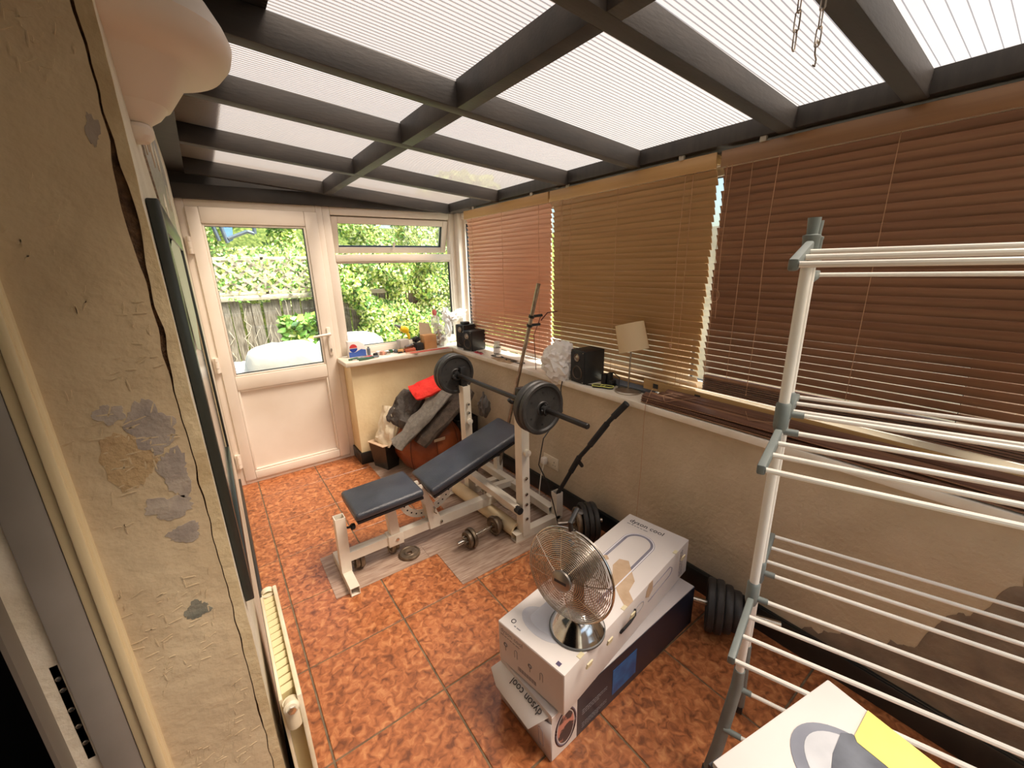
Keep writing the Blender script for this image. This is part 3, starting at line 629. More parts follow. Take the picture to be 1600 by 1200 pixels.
# ---- barbell
zb = .876; xb = 1.222
t = thing('barbell', 'black barbell with vinyl discs resting on the hooks of the bench rack', 'barbell', (xb, 1.87, zb))
b = B(); b.tube([(xb, 1.152, zb), (xb, 1.156, zb)], [.011, .0135], 16); b.tube([(xb, 1.156, zb), (xb, 2.60, zb)], .0135, 16); part(b, 'bar', mat('black_steel_bar', (40, 38, 37), .4, .3), t)
for y, r, th in ((1.462, .132, .034), (1.500, .132, .034), (1.532, .115, .026), (2.335, .132, .034), (2.373, .132, .034)): disc_part((xb, y, zb), (0, 1, 0), r, th, rubber_m, t)
for y in (1.430, 2.405, 1.56, 2.31):
    b = B(); b.tube([(xb, y-.012, zb), (xb, y+.012, zb)], .022, 16)
    for k in range(4): a = k*PI/2; b.tube([(xb, y, zb), (xb+.03*math.cos(a), y, zb+.03*math.sin(a))], .006, 8)
    part(b, 'collar', blackmat_m, t)
# ---- dumbbells
def dumbbell(c, ang, label, m, rads, bl=.36, zc=None, name='dumbbell', half_g=.075, group=None, r_thick=.022):
    R = max(rads); zc = zc if zc is not None else R+.0045
    t = thing(name, label, 'dumbbell', (c[0], c[1], zc), ang, group)
    u = V((math.cos(ang), math.sin(ang), 0)); C = V((c[0], c[1], zc))
    b = B(); b.tube([C-u*bl/2, C+u*bl/2], .0125, 14); part(b, 'handle', steel_m, t)
    for s in (-1, 1):
        d = half_g
        for r in rads: disc_part(C+u*s*(d+r_thick/2), u, r, r_thick, m, t, holes=0, hub=.014); d += r_thick+.001
        b = B(); b.tube([C+u*s*d, C+u*s*(d+.016)], .018, 14)
        for k in range(6): a = k*PI/3; q = C+u*s*(d+.008)+(V((-u.y, u.x, 0))*math.cos(a)+V((0, 0, 1))*math.sin(a))*.021; b.tube([q-u*.008, q+u*.008], .0055, 8)
        part(b, 'star_collar', dchrome_m, t)
    return t
dumbbell((1.055, 1.80), math.radians(5), 'chrome dumbbell with bronze-grey discs beside the rack foot', iron_m, (.058, .048), .35, half_g=.072)
dumbbell((.50, 2.03), math.radians(3), 'chrome dumbbell with bronze-grey discs under the bench beam', iron_m, (.058, .052), .36, half_g=.075)
b = B(); disc(b, (.66, 1.945, .013), (0, 0, 1), .058, .018, .014)
single(b, 'weight_plate', iron_m, 'small bronze-grey weight disc lying flat on the vinyl planks', 'weight')
t0 = thing('dumbbell', 'black plastic dumbbell with four graded discs against the skirting behind the boxes', 'dumbbell', (1.555, .70, .115), math.radians(-50))
u = V((math.cos(math.radians(-62)), math.sin(math.radians(-62)), 0)); Cc = V((1.555, .64, .115))
b = B(); b.tube([Cc-u*.26, Cc+u*.2], .0125, 14); part(b, 'handle', steel_m, t0)
for k, r in enumerate((.11, .11, .098, .084)): disc_part(Cc+u*(-.06+.033*k), u, r, .031, rubber_m, t0, holes=0)
b = B(); b.tube([Cc+u*.058, Cc+u*.082], .024, 14); part(b, 'star_collar', blackmat_m, t0)
# stack of discs beside the socket
t = thing('loaded_short_bar', 'short bar loaded with large black discs behind the desk fan, against the skirting', 'dumbbell', (1.53, 1.42, .11))
u = V((.86, -.5, 0)).normalized(); Cc = V((1.535, 1.45, .115))
for k, r in enumerate((.085, .108, .108, .108)): disc_part(Cc+u*(-.045+.031*k), u, r, .028, rubber_m if k else iron_m, t, holes=0)
b = B(); b.tube([Cc-u*.16, Cc+u*.10], .0125, 14); part(b, 'bar', dchrome_m, t)
b = B(); b.tube([Cc-u*.085, Cc-u*.065], .02, 12); part(b, 'collar', dchrome_m, t)
dumbbell((1.44, 1.235), math.radians(-32), 'bronze-grey dumbbell with shiny discs hidden behind the desk fan', iron_m, (.062, .05), .34, half_g=.05)
dumbbell((1.52, 1.13), math.radians(-20), 'small bronze-grey dumbbell nearest the white box, behind the fan', iron_m, (.046, .040), .26, half_g=.04)
# ---- curl bar, chrome pole
P = [V((1.525, 1.68, .06)), V((1.527, 1.672, .2)), V((1.542, 1.515, .494)), V((1.552, 1.461, .569)), V((1.585, 1.345, .755)), V((1.618, 1.268, .862))]
t = thing('curl_bar', 'black cranked pull-down bar leaning from the rack socket to the sill', 'bar', P[0])
b = B(); b.tube(P, .0125, 12); part(b, 'bar', blackmat_m, t)
b = B(); b.tube([P[5]+(P[4]-P[5])*.75, P[5]+(P[5]-P[4])*.02], .0175, 14); b.tube([P[1]+(P[2]-P[1])*.62, P[2]], .0165, 14); b.tube([P[4]+(P[3]-P[4])*.9, P[4]+(P[3]-P[4])*.1], .0165, 14); part(b, 'foam_grip', blackmat_m, t)
b = B(); q = P[2]+(P[1]-P[2])*.08; T = frameT(q, (.0, -.85, -.5), (0, .5, -.85)); n = 14
pl = [(.035+.014*math.cos(a), .014*math.sin(a)) for a in [-1.9+3.8*i/n for i in range(n+1)]]+[(0, .014), (0, -.014)]
b.prism(pl, .005, T); part(b, 'lug', blackmat_m, t)
p0 = V((1.525, 2.33, .08)); p1 = V((1.648, 1.994, 1.438))
t = thing('chrome_pole', 'tall chrome pole leaning from the rack against the blinds', 'pole', p0)
b = B(); b.tube([p0, p1], .0125, 14); part(b, 'tube', dchrome_m, t)
q = p0+(p1-p0)*.83; d = (p1-p0).normalized()
for k in (-1, 1):
    b = B(); c = q+d*.03*k; b.tube([c-d*.008, c+d*.008], .019, 12); b.tube([c, c+V((.07, -.02, .004))], .009, 10); part(b, 'spring_clamp', black_m, t)
b = B(); b.tube([q+V((.07, -.02, .0)), q+V((.09, -.06, .05)), q+V((.12, -.12, .06))], .004, 8); b.tube([q+V((.07, -.02, .03)), q+V((.05, .03, -.1)), q+V((.08, .05, -.3)), q+V((.09, .06, -.55))], .0025, 6); part(b, 'cable', mat('dark_red_cable', (90, 30, 26), .5), t)
b = B(); b.tube([p0+V((0, 0, .13)), p0+V((0, 0, .16))], .024, 14); b.tube([p0+V((-.10, 0, .20)), p0+V((.02, 0, .17))], .014, 10); part(b, 'cable_pulley', blackmat_m, t)

# ================================================================== BOXES, FAN
def carton(o, ang, L, W, H, name, label, mats):
    t = thing(name, label, 'box', o, ang)
    u = V((math.cos(ang), math.sin(ang), 0)); v = V((-math.sin(ang), math.cos(ang), 0))
    return t, u, v
# lower carton
o = V((.63, .712, 0)); ang = math.radians(2.3); H1 = .196
t, u, v = carton(o, ang, .85, .268, H1, 'long_carton', 'lower long white and navy cardboard carton on the tiles, with crushed near flaps', None)
T = frameT(o, u, v)
b = B(); b.box(.001, .85, .001, .267, .001, H1-.001, T); part(b, 'body', gcard_m, t, bevel=.002)
b = B(); b.box(.115, .851, -.0012, .0012, .003, H1-.004, T); part(b, 'navy_side', navy_m, t)
b = B(); b.box(.30, .44, -.0022, -.0011, .035, .15, T); part(b, 'blue_print', blue_m, t)
b = B(); b.box(.0, .115, -.0012, .0012, .003, H1-.004, T); part(b, 'white_side', wcard_m, t)
def ringpoly(b, T, cx, cy, rx, ry, w_, h=.0006, n=40, a0=0, a1=2*PI):
    vs = []; fs = []
    for i in range(n+1):
        a = a0+(a1-a0)*i/n
        for k, (sx, sy) in enumerate(((rx, ry), (rx-w_, ry-w_))): vs += [T @ V((cx+sx*math.cos(a), cy+sy*math.sin(a), 0)), T @ V((cx+sx*math.cos(a), cy+sy*math.sin(a), h))]
    for i in range(n): q = i*4; fs += [(q+1, q+5, q+7, q+3), (q, q+1, q+3, q+2), (q+4, q+6, q+7, q+5), (q, q+4, q+5, q+1), (q+2, q+3, q+7, q+6)]
    return b.add(vs, fs)
TSd = frameT(o-v*.0013, u, (0, 0, 1))
b = B(); ringpoly(b, TSd, .062, .10, .050, .078, .009); part(b, 'ring_picture', mat('purple_grey_print', (120, 104, 118), .5), t)
b = B(); b.prism([(.062+.038*math.cos(a), .10+.064*math.sin(a)) for a in [i*PI/14 for i in range(28)]], .0004, TSd); part(b, 'photo_print', mat('photo_print', (70, 52, 52), .5, 0, (206, 140, 122), 22, 3, rng=(.52, .58)), t)
b = B(); b.add([T @ V(p) for p in ((.02, .006, .186), (.20, -.004, H1+.002), (.20, .262, H1+.002), (.02, .262, .186), (-.034, .280, .162), (-.056, .220, .151), (-.060, .045, .150))], [(0, 3, 4, 5, 6), (0, 1, 2, 3)])
fl = part(b, 'top_flap', wcard_m, t)
sm = fl.modifiers.new('s', 'SOLIDIFY'); sm.thickness = .002
b = B(); b.add([T @ V(p) for p in ((-.004, 0, .003), (-.004, .267, .003), (-.026, .267, .158), (-.012, .06, .152), (-.004, -.002, .166))], [(0, 1, 2, 3, 4)]); fe = part(b, 'end_flap', gcard_m, t); sm = fe.modifiers.new('s', 'SOLIDIFY'); sm.thickness = .002
TE = frameT(o-u*.0075-v*-.0, (-v), (0, .0, 1)) ; TE = frameT(o+v*.0-u*.010, -v, V((0, 0, 1))-u*.06)
b = B(); pl = []
for cx_, cz_, sgn in ((-.035, .13, 1), (-.035, .06, -1)): pl.append((cx_, cz_))
b.tube([TE @ V((-.032+.010*math.cos(a), .125+.012*math.sin(a), .002)) for a in [0, .5, 1, 1.57, 2.1, 2.7, PI]]+[TE @ V((-.042, .06, .002)), TE @ V((-.032, .052, .002)), TE @ V((-.022, .06, .002))], .0012, 5, closed=True); part(b, 'outline_print', grey1_m, t)
text('dyson cool', .034, frameT(T @ V((-.002, .038, .1805)), v, (T.to_3x3() @ V((-.91, 0, -.41)))), t, ink_m)
for k in (0, 2): fineprint(3, .13, .006, frameT(T @ V((.14, -.0014, .10-.03*k)), u, (0, 0, 1)), t, gink_m)
# upper carton
o = V((.659, .688, H1+.004)); ang = math.radians(8.6); H2 = .165; L2 = .88; W2 = .292
t, u, v = carton(o, ang, L2, W2, H2, 'long_carton', 'upper long white cardboard carton with torn patch, the desk fan standing on it', None)
T = frameT(o, u, v)
b = B(); b.box(0, L2, 0, W2, 0, H2, T); part(b, 'body', wcard_m, t, bevel=.003)
b = B(); b.box(-.0008, .0002, .004, W2-.004, .004, H2-.004, T); part(b, 'end_face', gcard_m, t)
TT = frameT(T @ V((0, 0, H2)), u, v)     # top face: x along, y across
def arch(b, cy, r_out, w_, x0, xa, hh=.0007, n=20):
    po = [(x0, cy-r_out)]+[(xa+r_out*math.sin(PI*i/n), cy-r_out*math.cos(PI*i/n)) for i in range(n+1)]+[(x0, cy+r_out)]
    pi_ = [(x0, cy-r_out+w_)]+[(xa+(r_out-w_)*math.sin(PI*i/n), cy-(r_out-w_)*math.cos(PI*i/n)) for i in range(n+1)]+[(x0, cy+r_out-w_)]
    k = len(po); vs = [TT @ V((x, y, hh)) for x, y in po]+[TT @ V((x, y, hh)) for x, y in pi_]
    return b.add(vs, [(i, i+1, k+i+1, k+i) for i in range(k-1)])
b = B(); arch(b, .15, .072, .018, .30, .70); part(b, 'loop_picture', grey1_m, t)
b = B(); arch(b, .15, .070, .005, .30, .70, .001); part(b, 'loop_highlight', mat('white_print', (236, 234, 240), .5), t)
b = B(); b.prism([(.10+.055*math.cos(a), .165+.095*math.sin(a)) for a in [i*PI/18 for i in range(36)]], .0005, TT); part(b, 'base_picture', grey2_m, t)
b = B(); b.prism([(.10+.03*math.cos(a), .165+.06*math.sin(a)) for a in [PI/2+i*PI/18 for i in range(19)]]+[(.20, .105), (.20, .225)], .0008, TT); part(b, 'stem_picture', mat('silver_print', (186, 190, 202), .5, 0, (214, 216, 224), 6), t)
b = B(); b.prism([(.35, .0), (.40, .0), (.43, .035), (.49, .045), (.535, .085), (.575, .12), (.56, .155), (.51, .155), (.46, .125), (.42, .09), (.385, .05)], .0009, TT); b.prism([(.50, .20), (.53, .185), (.545, .205), (.525, .225), (.50, .222)], .0009, TT); part(b, 'torn_patch', tan_m, t)
text('dyson cool', .038, frameT(TT @ V((.822, .262, .0003)), -v, u), t, ink_m)
fineprint(1, .15, .009, frameT(TT @ V((.804, .262, .0003)), -v, u), t, gink_m)
b = B(); b.box(.012, .026, .03, .045, 0, .0006, TT); part(b, 'square_mark', mat('purple_mark', (86, 76, 104), .5), t)
b = B(); ringpoly(b, TT, .035, .25, .009, .009, .003); part(b, 'round_mark', gink_m, t)
fineprint(1, .05, .009, frameT(TT @ V((.02, .235, .0003)), -v, u), t, gink_m)
TEn = frameT(T @ V((0, W2, 0)), -v, (0, 0, 1)); TEn = TEn @ Matrix.Translation((0, 0, .0009)) if True else TEn
text('dyson cool', .024, TEn @ Matrix.Translation((.012, .132, 0)), t, gink_m)
fineprint(1, .15, .008, TEn @ Matrix.Translation((.012, .118, 0)), t, gink_m)
b = B()
for k, x in enumerate((.035, .085, .15, .20)):
    if k % 2: b.tube([TEn @ V((x+dx, .085+dz, .0004)) for dx, dz in ((-.006, -.02), (-.006, .008), (0, .014), (.006, .008), (.006, -.02))], .0009, 5)
    else: ringpoly(b, TEn, x, .085, .009, .009, .005); b.box(x-.002, x+.002, .06, .078, 0, .0005, TEn)
for k in range(22): b.box(.095+.0038*k, .0965+.0038*k+.0008*(k % 3), .022, .038, 0, .0005, TEn)
part(b, 'icon_row', gink_m, t)
TSi = frameT(o-v*.0006, u, (0, 0, 1))      # long side facing the room
b = B(); po = [(.50, .06), (.50, .10), (.52, .125), (.66, .125), (.685, .11), (.69, .092), (.685, .074), (.66, .06)]
b.tube([TSi @ V((.52, .125, 0)), TSi @ V((.70, .13, 0)), TSi @ V((.72, .115, 0)), TSi @ V((.72, .10, 0)), TSi @ V((.70, .088, 0)), TSi @ V((.52, .078, 0))], .0016, 6); part(b, 'loop_outline', grey1_m, t)
b = B(); ringpoly(b, TSi, .45, .10, .035, .018, .003); part(b, 'base_outline', grey2_m, t)
b = B(); b.prism([(.52, .165), (.545, .165), (.55, .12), (.52, .10), (.495, .115), (.50, .14)], .0012, TSi); part(b, 'torn_patch', tan_m, t)
b = B(); b.tube([TSi @ V((.315, .085, .001)), TSi @ V((.325, .098, .008)), TSi @ V((.36, .106, .012)), TSi @ V((.40, .110, .010)), TSi @ V((.415, .118, .001))], .005, 8); part(b, 'carry_handle', black_m, t)
for x in (.075, .19, .335, .745):
    b = B(); b.prism([(x, .15), (x+.028, .145), (x+.03, .166), (x+.002, .168)], .0045, TSi @ Matrix.Rotation(.15, 4, 'X')); b.box(x+.002, x+.026, .0, .014, H2, H2+.0018, T); part(b, 'tape_tab', tape_m, t)
fineprint(4, .13, .006, frameT(T @ V((.80, -.0007, .02)), (0, 0, 1), -u), t, gink_m)
# ---- desk fan
zf = H1+.004+H2
C = V((.79, .81, .578)); az = math.radians(194); el = math.radians(6); N = V((math.cos(el)*math.cos(az), math.cos(el)*math.sin(az), math.sin(el)))
t = thing('desk_fan', 'round chrome desk fan with wire cage standing on the upper carton', 'fan', (.812, .79, zf))
b = B(); b.lathe([(0, .0), (.0, .088), (.006, .092), (.012, .090), (.02, .083), (.035, .074), (.055, .058), (.07, .040), (.078, .026), (.08, 0)], (.812, .79, zf), (0, 0, 1), 48); part(b, 'base', mat('polished_chrome', (190, 192, 192), .14, 1, (214, 216, 216), 20, bump=.05, bsc=12), t)
b = B(); b.lathe([(0, .088), (.0, .094), (.008, .0945), (.01, .091)], (.812, .79, zf), (0, 0, 1), 48); part(b, 'base_ring', mat('grey_rubber', (96, 98, 98), .5), t)
b = B(); b.tube([(.815, .79, zf+.07), (.828, .80, zf+.13), (.845, .815, .565)], [.022, .018, .016], 16); part(b, 'neck', dchrome_m, t)
b = B(); b.lathe([(-.02, .03), (-.03, .05), (-.06, .055), (-.10, .050), (-.125, .038), (-.13, 0)], C, N, 28); part(b, 'motor_housing', mat('satin_motor', (150, 146, 140), .3, .9), t)
RF = .158; U = V((0, 0, 1)).cross(N).normalized(); W = N.cross(U)
def circ(r, d, n=56): return [C+N*d+r*(math.cos(2*PI*i/n)*U+math.sin(2*PI*i/n)*W) for i in range(n)]
wire_m = mat('chrome_wire', (196, 190, 180), .22, 1)
b = B()
for k in range(21):
    r = .034+.118*k/20; b.tube(circ(r, .040*math.cos(min(1, r/RF)*PI/2*.92)+.004), .0012, 5, closed=True)
for k in range(8):
    a = 2*PI*k/8+.2; b.tube([C+N*(.040*math.cos(min(1, r/RF)*PI/2*.92)+.004)+r*(math.cos(a)*U+math.sin(a)*W) for r in (.03, .06, .09, .12, .145, RF)], .0012, 5)
part(b, 'front_grille', wire_m, t)
b = B()
for k in range(16):
    r = .055+.10*k/15; b.tube(circ(r, -.052*math.cos(min(1, r/RF)*PI/2*.9)), .0011, 5, closed=True)
for k in range(8):
    a = 2*PI*k/8; b.tube([C-N*(.052*math.cos(min(1, r/RF)*PI/2*.9))+r*(math.cos(a)*U+math.sin(a)*W) for r in (.05, .08, .11, .14, RF)], .0012, 5)
part(b, 'rear_grille', wire_m, t)
b = B(); b.tube(circ(RF, 0, 72), .0038, 10, closed=True); part(b, 'rim', steel_m, t)
b = B(); b.lathe([(.036, .0), (.036, .030), (.044, .036), (.050, .035), (.053, .030), (.054, 0)], C, N, 32); hb = part(b, 'hub_badge', mat('satin_hub', (150, 144, 136), .35, .8), t)
b = B(); b.box(-.022, .022, -.0045, .0045, 0, .0012, frameT(C+N*.0542, -U, W)); part(b, 'badge_plate', ink_m, hb)
for k in range(4):
    b = B(); a0 = 2*PI*k/4+.4; n = 8; vs = []
    for i in range(n+1):
        s = i/n; r = .022+s*.118; wd = .35+.45*math.sin(PI*min(1, s*1.05)*.8)
        for q in (-1, -.33, .33, 1):
            a = a0+q*wd*(.75 if q < 0 else 1)+.25*s; vs.append(C+r*(math.cos(a)*U+math.sin(a)*W)+N*(-.008-.012*q))
    b.add(vs, [(i*4+j, i*4+j+1, i*4+j+5, i*4+j+4) for i in range(n) for j in range(3)]); part(b, 'blade', bladeplast_m, t)
b = B(); b.lathe([(-.03, .022), (.01, .022), (.018, .012), (.0185, 0)], C, N, 20); part(b, 'rotor', blackmat_m, t)
b = B(); b.tube([C+V((.10, .05, .165)), C+V((.06, .03, .20)), C+V((-.0, -.0, .19)), C+V((.005, .0, .165))], .008, 10); part(b, 'carry_handle', black_m, t)
# third carton near the camera
A_ = V((.515, .199, 0)); B_ = V((.817, .141, 0)); u = (B_-A_).normalized(); v = V((u.y, -u.x, 0)); H3 = .785
t = thing('upright_carton', 'tall white carton closest to the camera with a yellow sheet taped on top', 'box', (A_+B_)/2+v*.14)
T = frameT(A_, u, -v) ; Wd = (B_-A_).length
def bx3(b, x0, x1, y0, y1, z0, z1):
    p = [A_+u*x+v*y+V((0, 0, z)) for z in (z0, z1) for x, y in ((x0, y0), (x1, y0), (x1, y1), (x0, y1))]; return b.hexa(p)
b = B(); bx3(b, 0, Wd, 0, .30, 0, H3); part(b, 'body', wcard_m, t, bevel=.003)
T3 = frameT(A_+V((0, 0, H3+.0004)), u, -v) @ Matrix.Diagonal((.9, .9, 1, 1))     # y negative goes towards the camera
b = B(); b.prism([(.190+.088*math.cos(a), -.140+.110*math.sin(a)) for a in [i*PI/24 for i in range(48)]], .0006, T3); part(b, 'picture_rim', mat('slate_print', (136, 140, 152), .5, 0, (110, 114, 126), 8), t)
b = B(); b.prism([(.196+.074*math.cos(a), -.150+.102*math.sin(a)) for a in [i*PI/24 for i in range(48)]], .0010, T3); part(b, 'picture_disc', mat('silver_grey_print', (206, 208, 212), .5, 0, (176, 180, 186), 9), t)
b = B(); b.prism([(.20, -.085), (.250, -.072), (.266, -.082), (.272, -.15), (.29, -.30), (.12, -.30), (.145, -.11)], .0014, T3); part(b, 'picture_stem', mat('graphite_print', (126, 132, 142), .4, 0, (84, 88, 98), 10), t)
b = B(); b.prism([(.339, -.072), (Wd/.9-.001, -.29), (.272, -.29), (.262, -.16), (.258, -.094), (.266, -.086)], .0022, T3); part(b, 'yellow_sheet', yel_m, t)
b = B(); bx3(b, -.002, .02, -.004, .05, .68, .775); part(b, 'torn_tape', ink_m, t)

# ================================================================== CLOTHES AIRER
p = V((math.sin(math.radians(75.3)), math.cos(math.radians(75.3)), 0)); rr = V((.327, -.945, 0))   # across, along
PF = V((1.060, .375, 0)); PB = PF+p*.104; LR = .66; zq = lambda z: 1.55-(1.55-z)*.9
t = thing('clothes_airer', 'three-tier white clothes airer with grey plastic joints in front of the blinds', 'clothes airer', PF)
for q0, r in ((PF, .0113), (PB, .0095)):
    for s in (0, LR):
        q = q0+rr*s; ztop = zq(1.53)
        for z0, z1 in ((.36, zq(.56)), (zq(.60), zq(1.13)), (zq(1.17), ztop)): b = B(); b.tube([q+V((0, 0, z0)), q+V((0, 0, z1))], r, 16); part(b, 'pole', rod_m, t)
        for z in (zq(.58), zq(1.15)): b = B(); b.tube([q+V((0, 0, z-.04)), q+V((0, 0, z-.027)), q+V((0, 0, z+.027)), q+V((0, 0, z+.032))], [r+.001, r+.0045, r+.0045, r+.001], 16); part(b, 'joint', rackgrey_m, t)
        b = B(); b.tube([q+V((0, 0, ztop+h)) for h in (0, .013, .018, .056, .058, .063, .065, .098)], [r+.008, r+.008, r+.0035, r+.0045, r+.0055, r+.0055, r-.001, r+.001], 16); part(b, 'cap', rackgrey_m, t)
for s in (0, LR):
    q = PF+rr*s; q2 = PB+rr*s
    b = B(); b.tube([q+V((0, 0, .40)), q+V((0, 0, .34)), q-p*.045-rr*.02+V((0, 0, .12)), q-p*.065-rr*.035+V((0, 0, .03))], [.0145, .0165, .0175, .015], 12); part(b, 'splayed_foot', rackgrey_m, t)
    b = B(); b.tube([q2+V((0, 0, .40)), q2+V((0, 0, .34)), q2+p*.07+V((0, 0, .12)), q2+p*.11+V((0, 0, .03))], [.0125, .0145, .0155, .0135], 12); part(b, 'splayed_foot', rackgrey_m, t)
    for c in (q-p*.07-rr*.04, q2+p*.11): b = B(); b.lathe([(-.010, .0), (-.010, .020), (-.008, .023), (.008, .023), (.010, .020), (.010, 0)], c+V((0, 0, .0235)), rr, 20); part(b, 'castor', black_m, t)
def rodp(q, zz, s0=.012, r=.0056, sleeve=False):
    a = q+rr*s0+V((0, 0, zz)); c = q+rr*(LR-s0)+V((0, 0, zz)); b = B(); b.tube([a, c], r, 10); part(b, 'rod', rod_m, t)
    if sleeve:
        for e0, e1 in ((a-rr*s0, a+rr*.026), (c+rr*s0, c-rr*.026)): b = B(); b.tube([e0, e1], r+.003, 12); part(b, 'rod_sleeve', rackgrey_m, t)
def wing(zt, d0, d1, offs, dz0=0):      # arms with three rods each
    for s in (0, LR):
        q = PF+rr*s; a = q+p*d0+V((0, 0, zt+dz0)); c = q+p*d1+V((0, 0, zt)); ax = (c-a).normalized(); nn = rr
        up = ax.cross(nn).normalized(); hw = .012; b = B()
        b.hexa([a-nn*.008-up*hw*.9, a+nn*.008-up*hw*.9, c+nn*.008-up*hw*1.3, c-nn*.008-up*hw*1.3, a-nn*.008+up*hw*.9, a+nn*.008+up*hw*.9, c+nn*.008+up*hw*1.3, c-nn*.008+up*hw*1.3]); part(b, 'wing_arm', rackgrey_m, t, bevel=.004)
    for o_ in offs:
        f = (o_-d0)/(d1-d0); rodp(PF+p*o_, zt+dz0*(1-f), .008)
for zt in (zq(1.10), zq(.555)):
    wing(zt, -.238, -.018, (-.232, -.148, -.074)); wing(zt, .346, .122, (.342, .27, .19))
    rodp(PF, zt+.005, .012, sleeve=True); rodp(PB, zt+.018, .012, sleeve=True)
wing(1.568, -.238, -.018, (-.232, -.148, -.074), -.030); wing(zq(1.50), .306, .122, (.27,))
rodp(PF-p*.04-rr*.012, .20, .02, sleeve=True); rodp(PF, .33, .012, sleeve=True)
# ---- chains
for k, (x, y, z1, z0, lab) in enumerate(((.983, .43, 2.05, 1.947, 'short steel chain hanging from the roof rafter, left of the two'), (1.07, .425, 2.045, 1.985, 'short steel chain ending in an open S hook under the roof'))):
    t = thing('hanging_chain', lab, 'chain', (x, y, z0)); z = z1; i = 0
    while z > z0-.001:
        b = B(); h = .017; wd = .0055; d = V((1, 0, 0)) if i % 2 else V((.3, .95, 0)); c = V((x, y, z-h))
        b.tube([c+d*wd*math.cos(a)+V((0, 0, 1))*(math.copysign(h-wd, math.sin(a)) if abs(math.sin(a)) > .01 else 0)+V((0, 0, wd*math.sin(a))) for a in [j*PI/8+.01 for j in range(16)]], .0014, 6, closed=True); part(b, 'link', dchrome_m, t); z -= 2*h-.004; i += 1
    if k: b = B(); c = V((x, y, z-.012)); b.tube([c+V((.006, 0, .014)), c+V((0, 0, .020)), c+V((-.006, 0, .012)), c+V((-.003, 0, -.005)), c+V((.006, 0, -.012)), c+V((.004, 0, -.024)), c+V((-.006, 0, -.024))], .0016, 6); part(b, 's_hook', dchrome_m, t)

# ================================================================== RIGHT SILL THINGS
def speaker(o, ang, sx, sy, h, label, group=None):   # front face looks along local -x... width sy, depth sx
    t = thing('bookshelf_speaker', label, 'speaker', o, ang, group); u = V((math.cos(ang), math.sin(ang), 0)); v = V((-math.sin(ang), math.cos(ang), 0)); o = V(o)
    T = frameT(o, u, v)
    b = B(); b.box(0, sx, -sy/2, sy/2, 0, h, T); part(b, 'cabinet', black_m, t, bevel=.004)
    b = B(); b.box(-.006, 0, -sy/2+.003, sy/2-.003, .003, h-.003, T); part(b, 'baffle', blackmat_m, t, bevel=.003)
    b = B(); b.lathe([(0, .043), (.004, .043), (.005, .036), (-.002, .033), (-.010, .012), (-.006, .010), (-.003, 0)], T @ V((-.006, 0, .062)), -u, 32); part(b, 'woofer', mat('speaker_cone', (120, 100, 78), .45), t)
    b = B(); b.lathe([(0, .043), (.006, .042), (.006, .036), (0, .035)], T @ V((-.006, 0, .062)), -u, 32); part(b, 'woofer_ring', black_m, t)
    b = B(); b.lathe([(0, .024), (.005, .023), (.005, .018), (.001, .016), (.006, .007), (.007, 0)], T @ V((-.006, 0, h-.042)), -u, 28); part(b, 'tweeter', dchrome_m, t)
    b = B()
    for y in (-1, 1):
        for z in (.010, h-.010): b.lathe([(0, .0035), (.002, .003), (.0022, 0)], T @ V((-.006, y*(sy/2-.012), z)), -u, 10)
    part(b, 'screws', steel_m, t)
    return t
speaker((1.693, 1.692, ZS), math.radians(-5), .15, .125, .195, 'black two-way speaker beside the lamp on the right sill')
speaker((1.690, 2.975, ZS), math.radians(12), .15, .115, .165, 'front black speaker of the two in the far sill corner')
speaker((1.715, 3.135, ZS), math.radians(10), .13, .12, .20, 'rear black speaker in the far corner with a small black box on top')
b = B(); b.box(1.74, 1.80, 3.11, 3.18, ZS+.2005, ZS+.222); single(b, 'small_box', black_m, 'small flat black box on top of the rear corner speaker', 'box', bevel=.006)
# lamp
L0 = V((1.775, 1.385, ZS))
t = thing('table_lamp', 'small table lamp with tilted cream drum shade on the right sill', 'lamp', L0)
b = B(); b.lathe([(0, 0), (0, .072), (.005, .073), (.010, .068), (.013, .02), (.018, .008), (.019, 0)], L0, (0, 0, 1), 36); part(b, 'base', mat('satin_steel', (178, 168, 152), .35, .8), t)
b = B(); b.tube([L0+V((0, 0, .015)), L0+V((.004, -.002, .26))], .0045, 12); part(b, 'stem', dchrome_m, t)
ax = V((.0, .28, 1)).normalized(); c = L0+V((.005, .0, .30))
b = B(); b.lathe([(-.073, .078), (.073, .074), (.073, .0725), (-.073, .0765), (-.073, .078)], c, ax, 48); part(b, 'shade', shade_m, t)
b = B()
for k in range(3): a = k*2.1; uu = ax.orthogonal().normalized(); b.tube([c+ax*.04, c+ax*.04+.073*(math.cos(a)*uu+math.sin(a)*ax.cross(uu))], .0012, 5)
b.tube([L0+V((.004, -.002, .25)), c+ax*.045], .006, 10); part(b, 'shade_ring', dchrome_m, t)
# goggles
for k, (x, y, a) in enumerate(((1.735, 1.50, .3), (1.715, 1.545, .5))):
    t = thing('rubber_pad', 'black hand-shaped rubber pad with yellow rim beside the lamp base' if not k else 'second yellow-rimmed black rubber pad, half under the first, nearest the speaker', 'pad', (x, y, ZS))
    T = Matrix.Translation((x, y, ZS)) @ Matrix.Rotation(a-1.3, 4, 'Z'); pl = [(.042*math.cos(q)*(1-.15*math.cos(2*q)), .020*math.sin(q)+.004*math.cos(3*q)) for q in [i*PI/14 for i in range(28)]]
    b = B(); b.prism(pl, .012, T); part(b, 'pad', blackmat_m, t, bevel=.003)
    b = B(); b.tube([T @ V((x_*1.02, y_*1.04, .012)) for x_, y_ in pl], .0025, 6, closed=True); part(b, 'rim', mat('lime_rim', (226, 226, 120), .5), t)
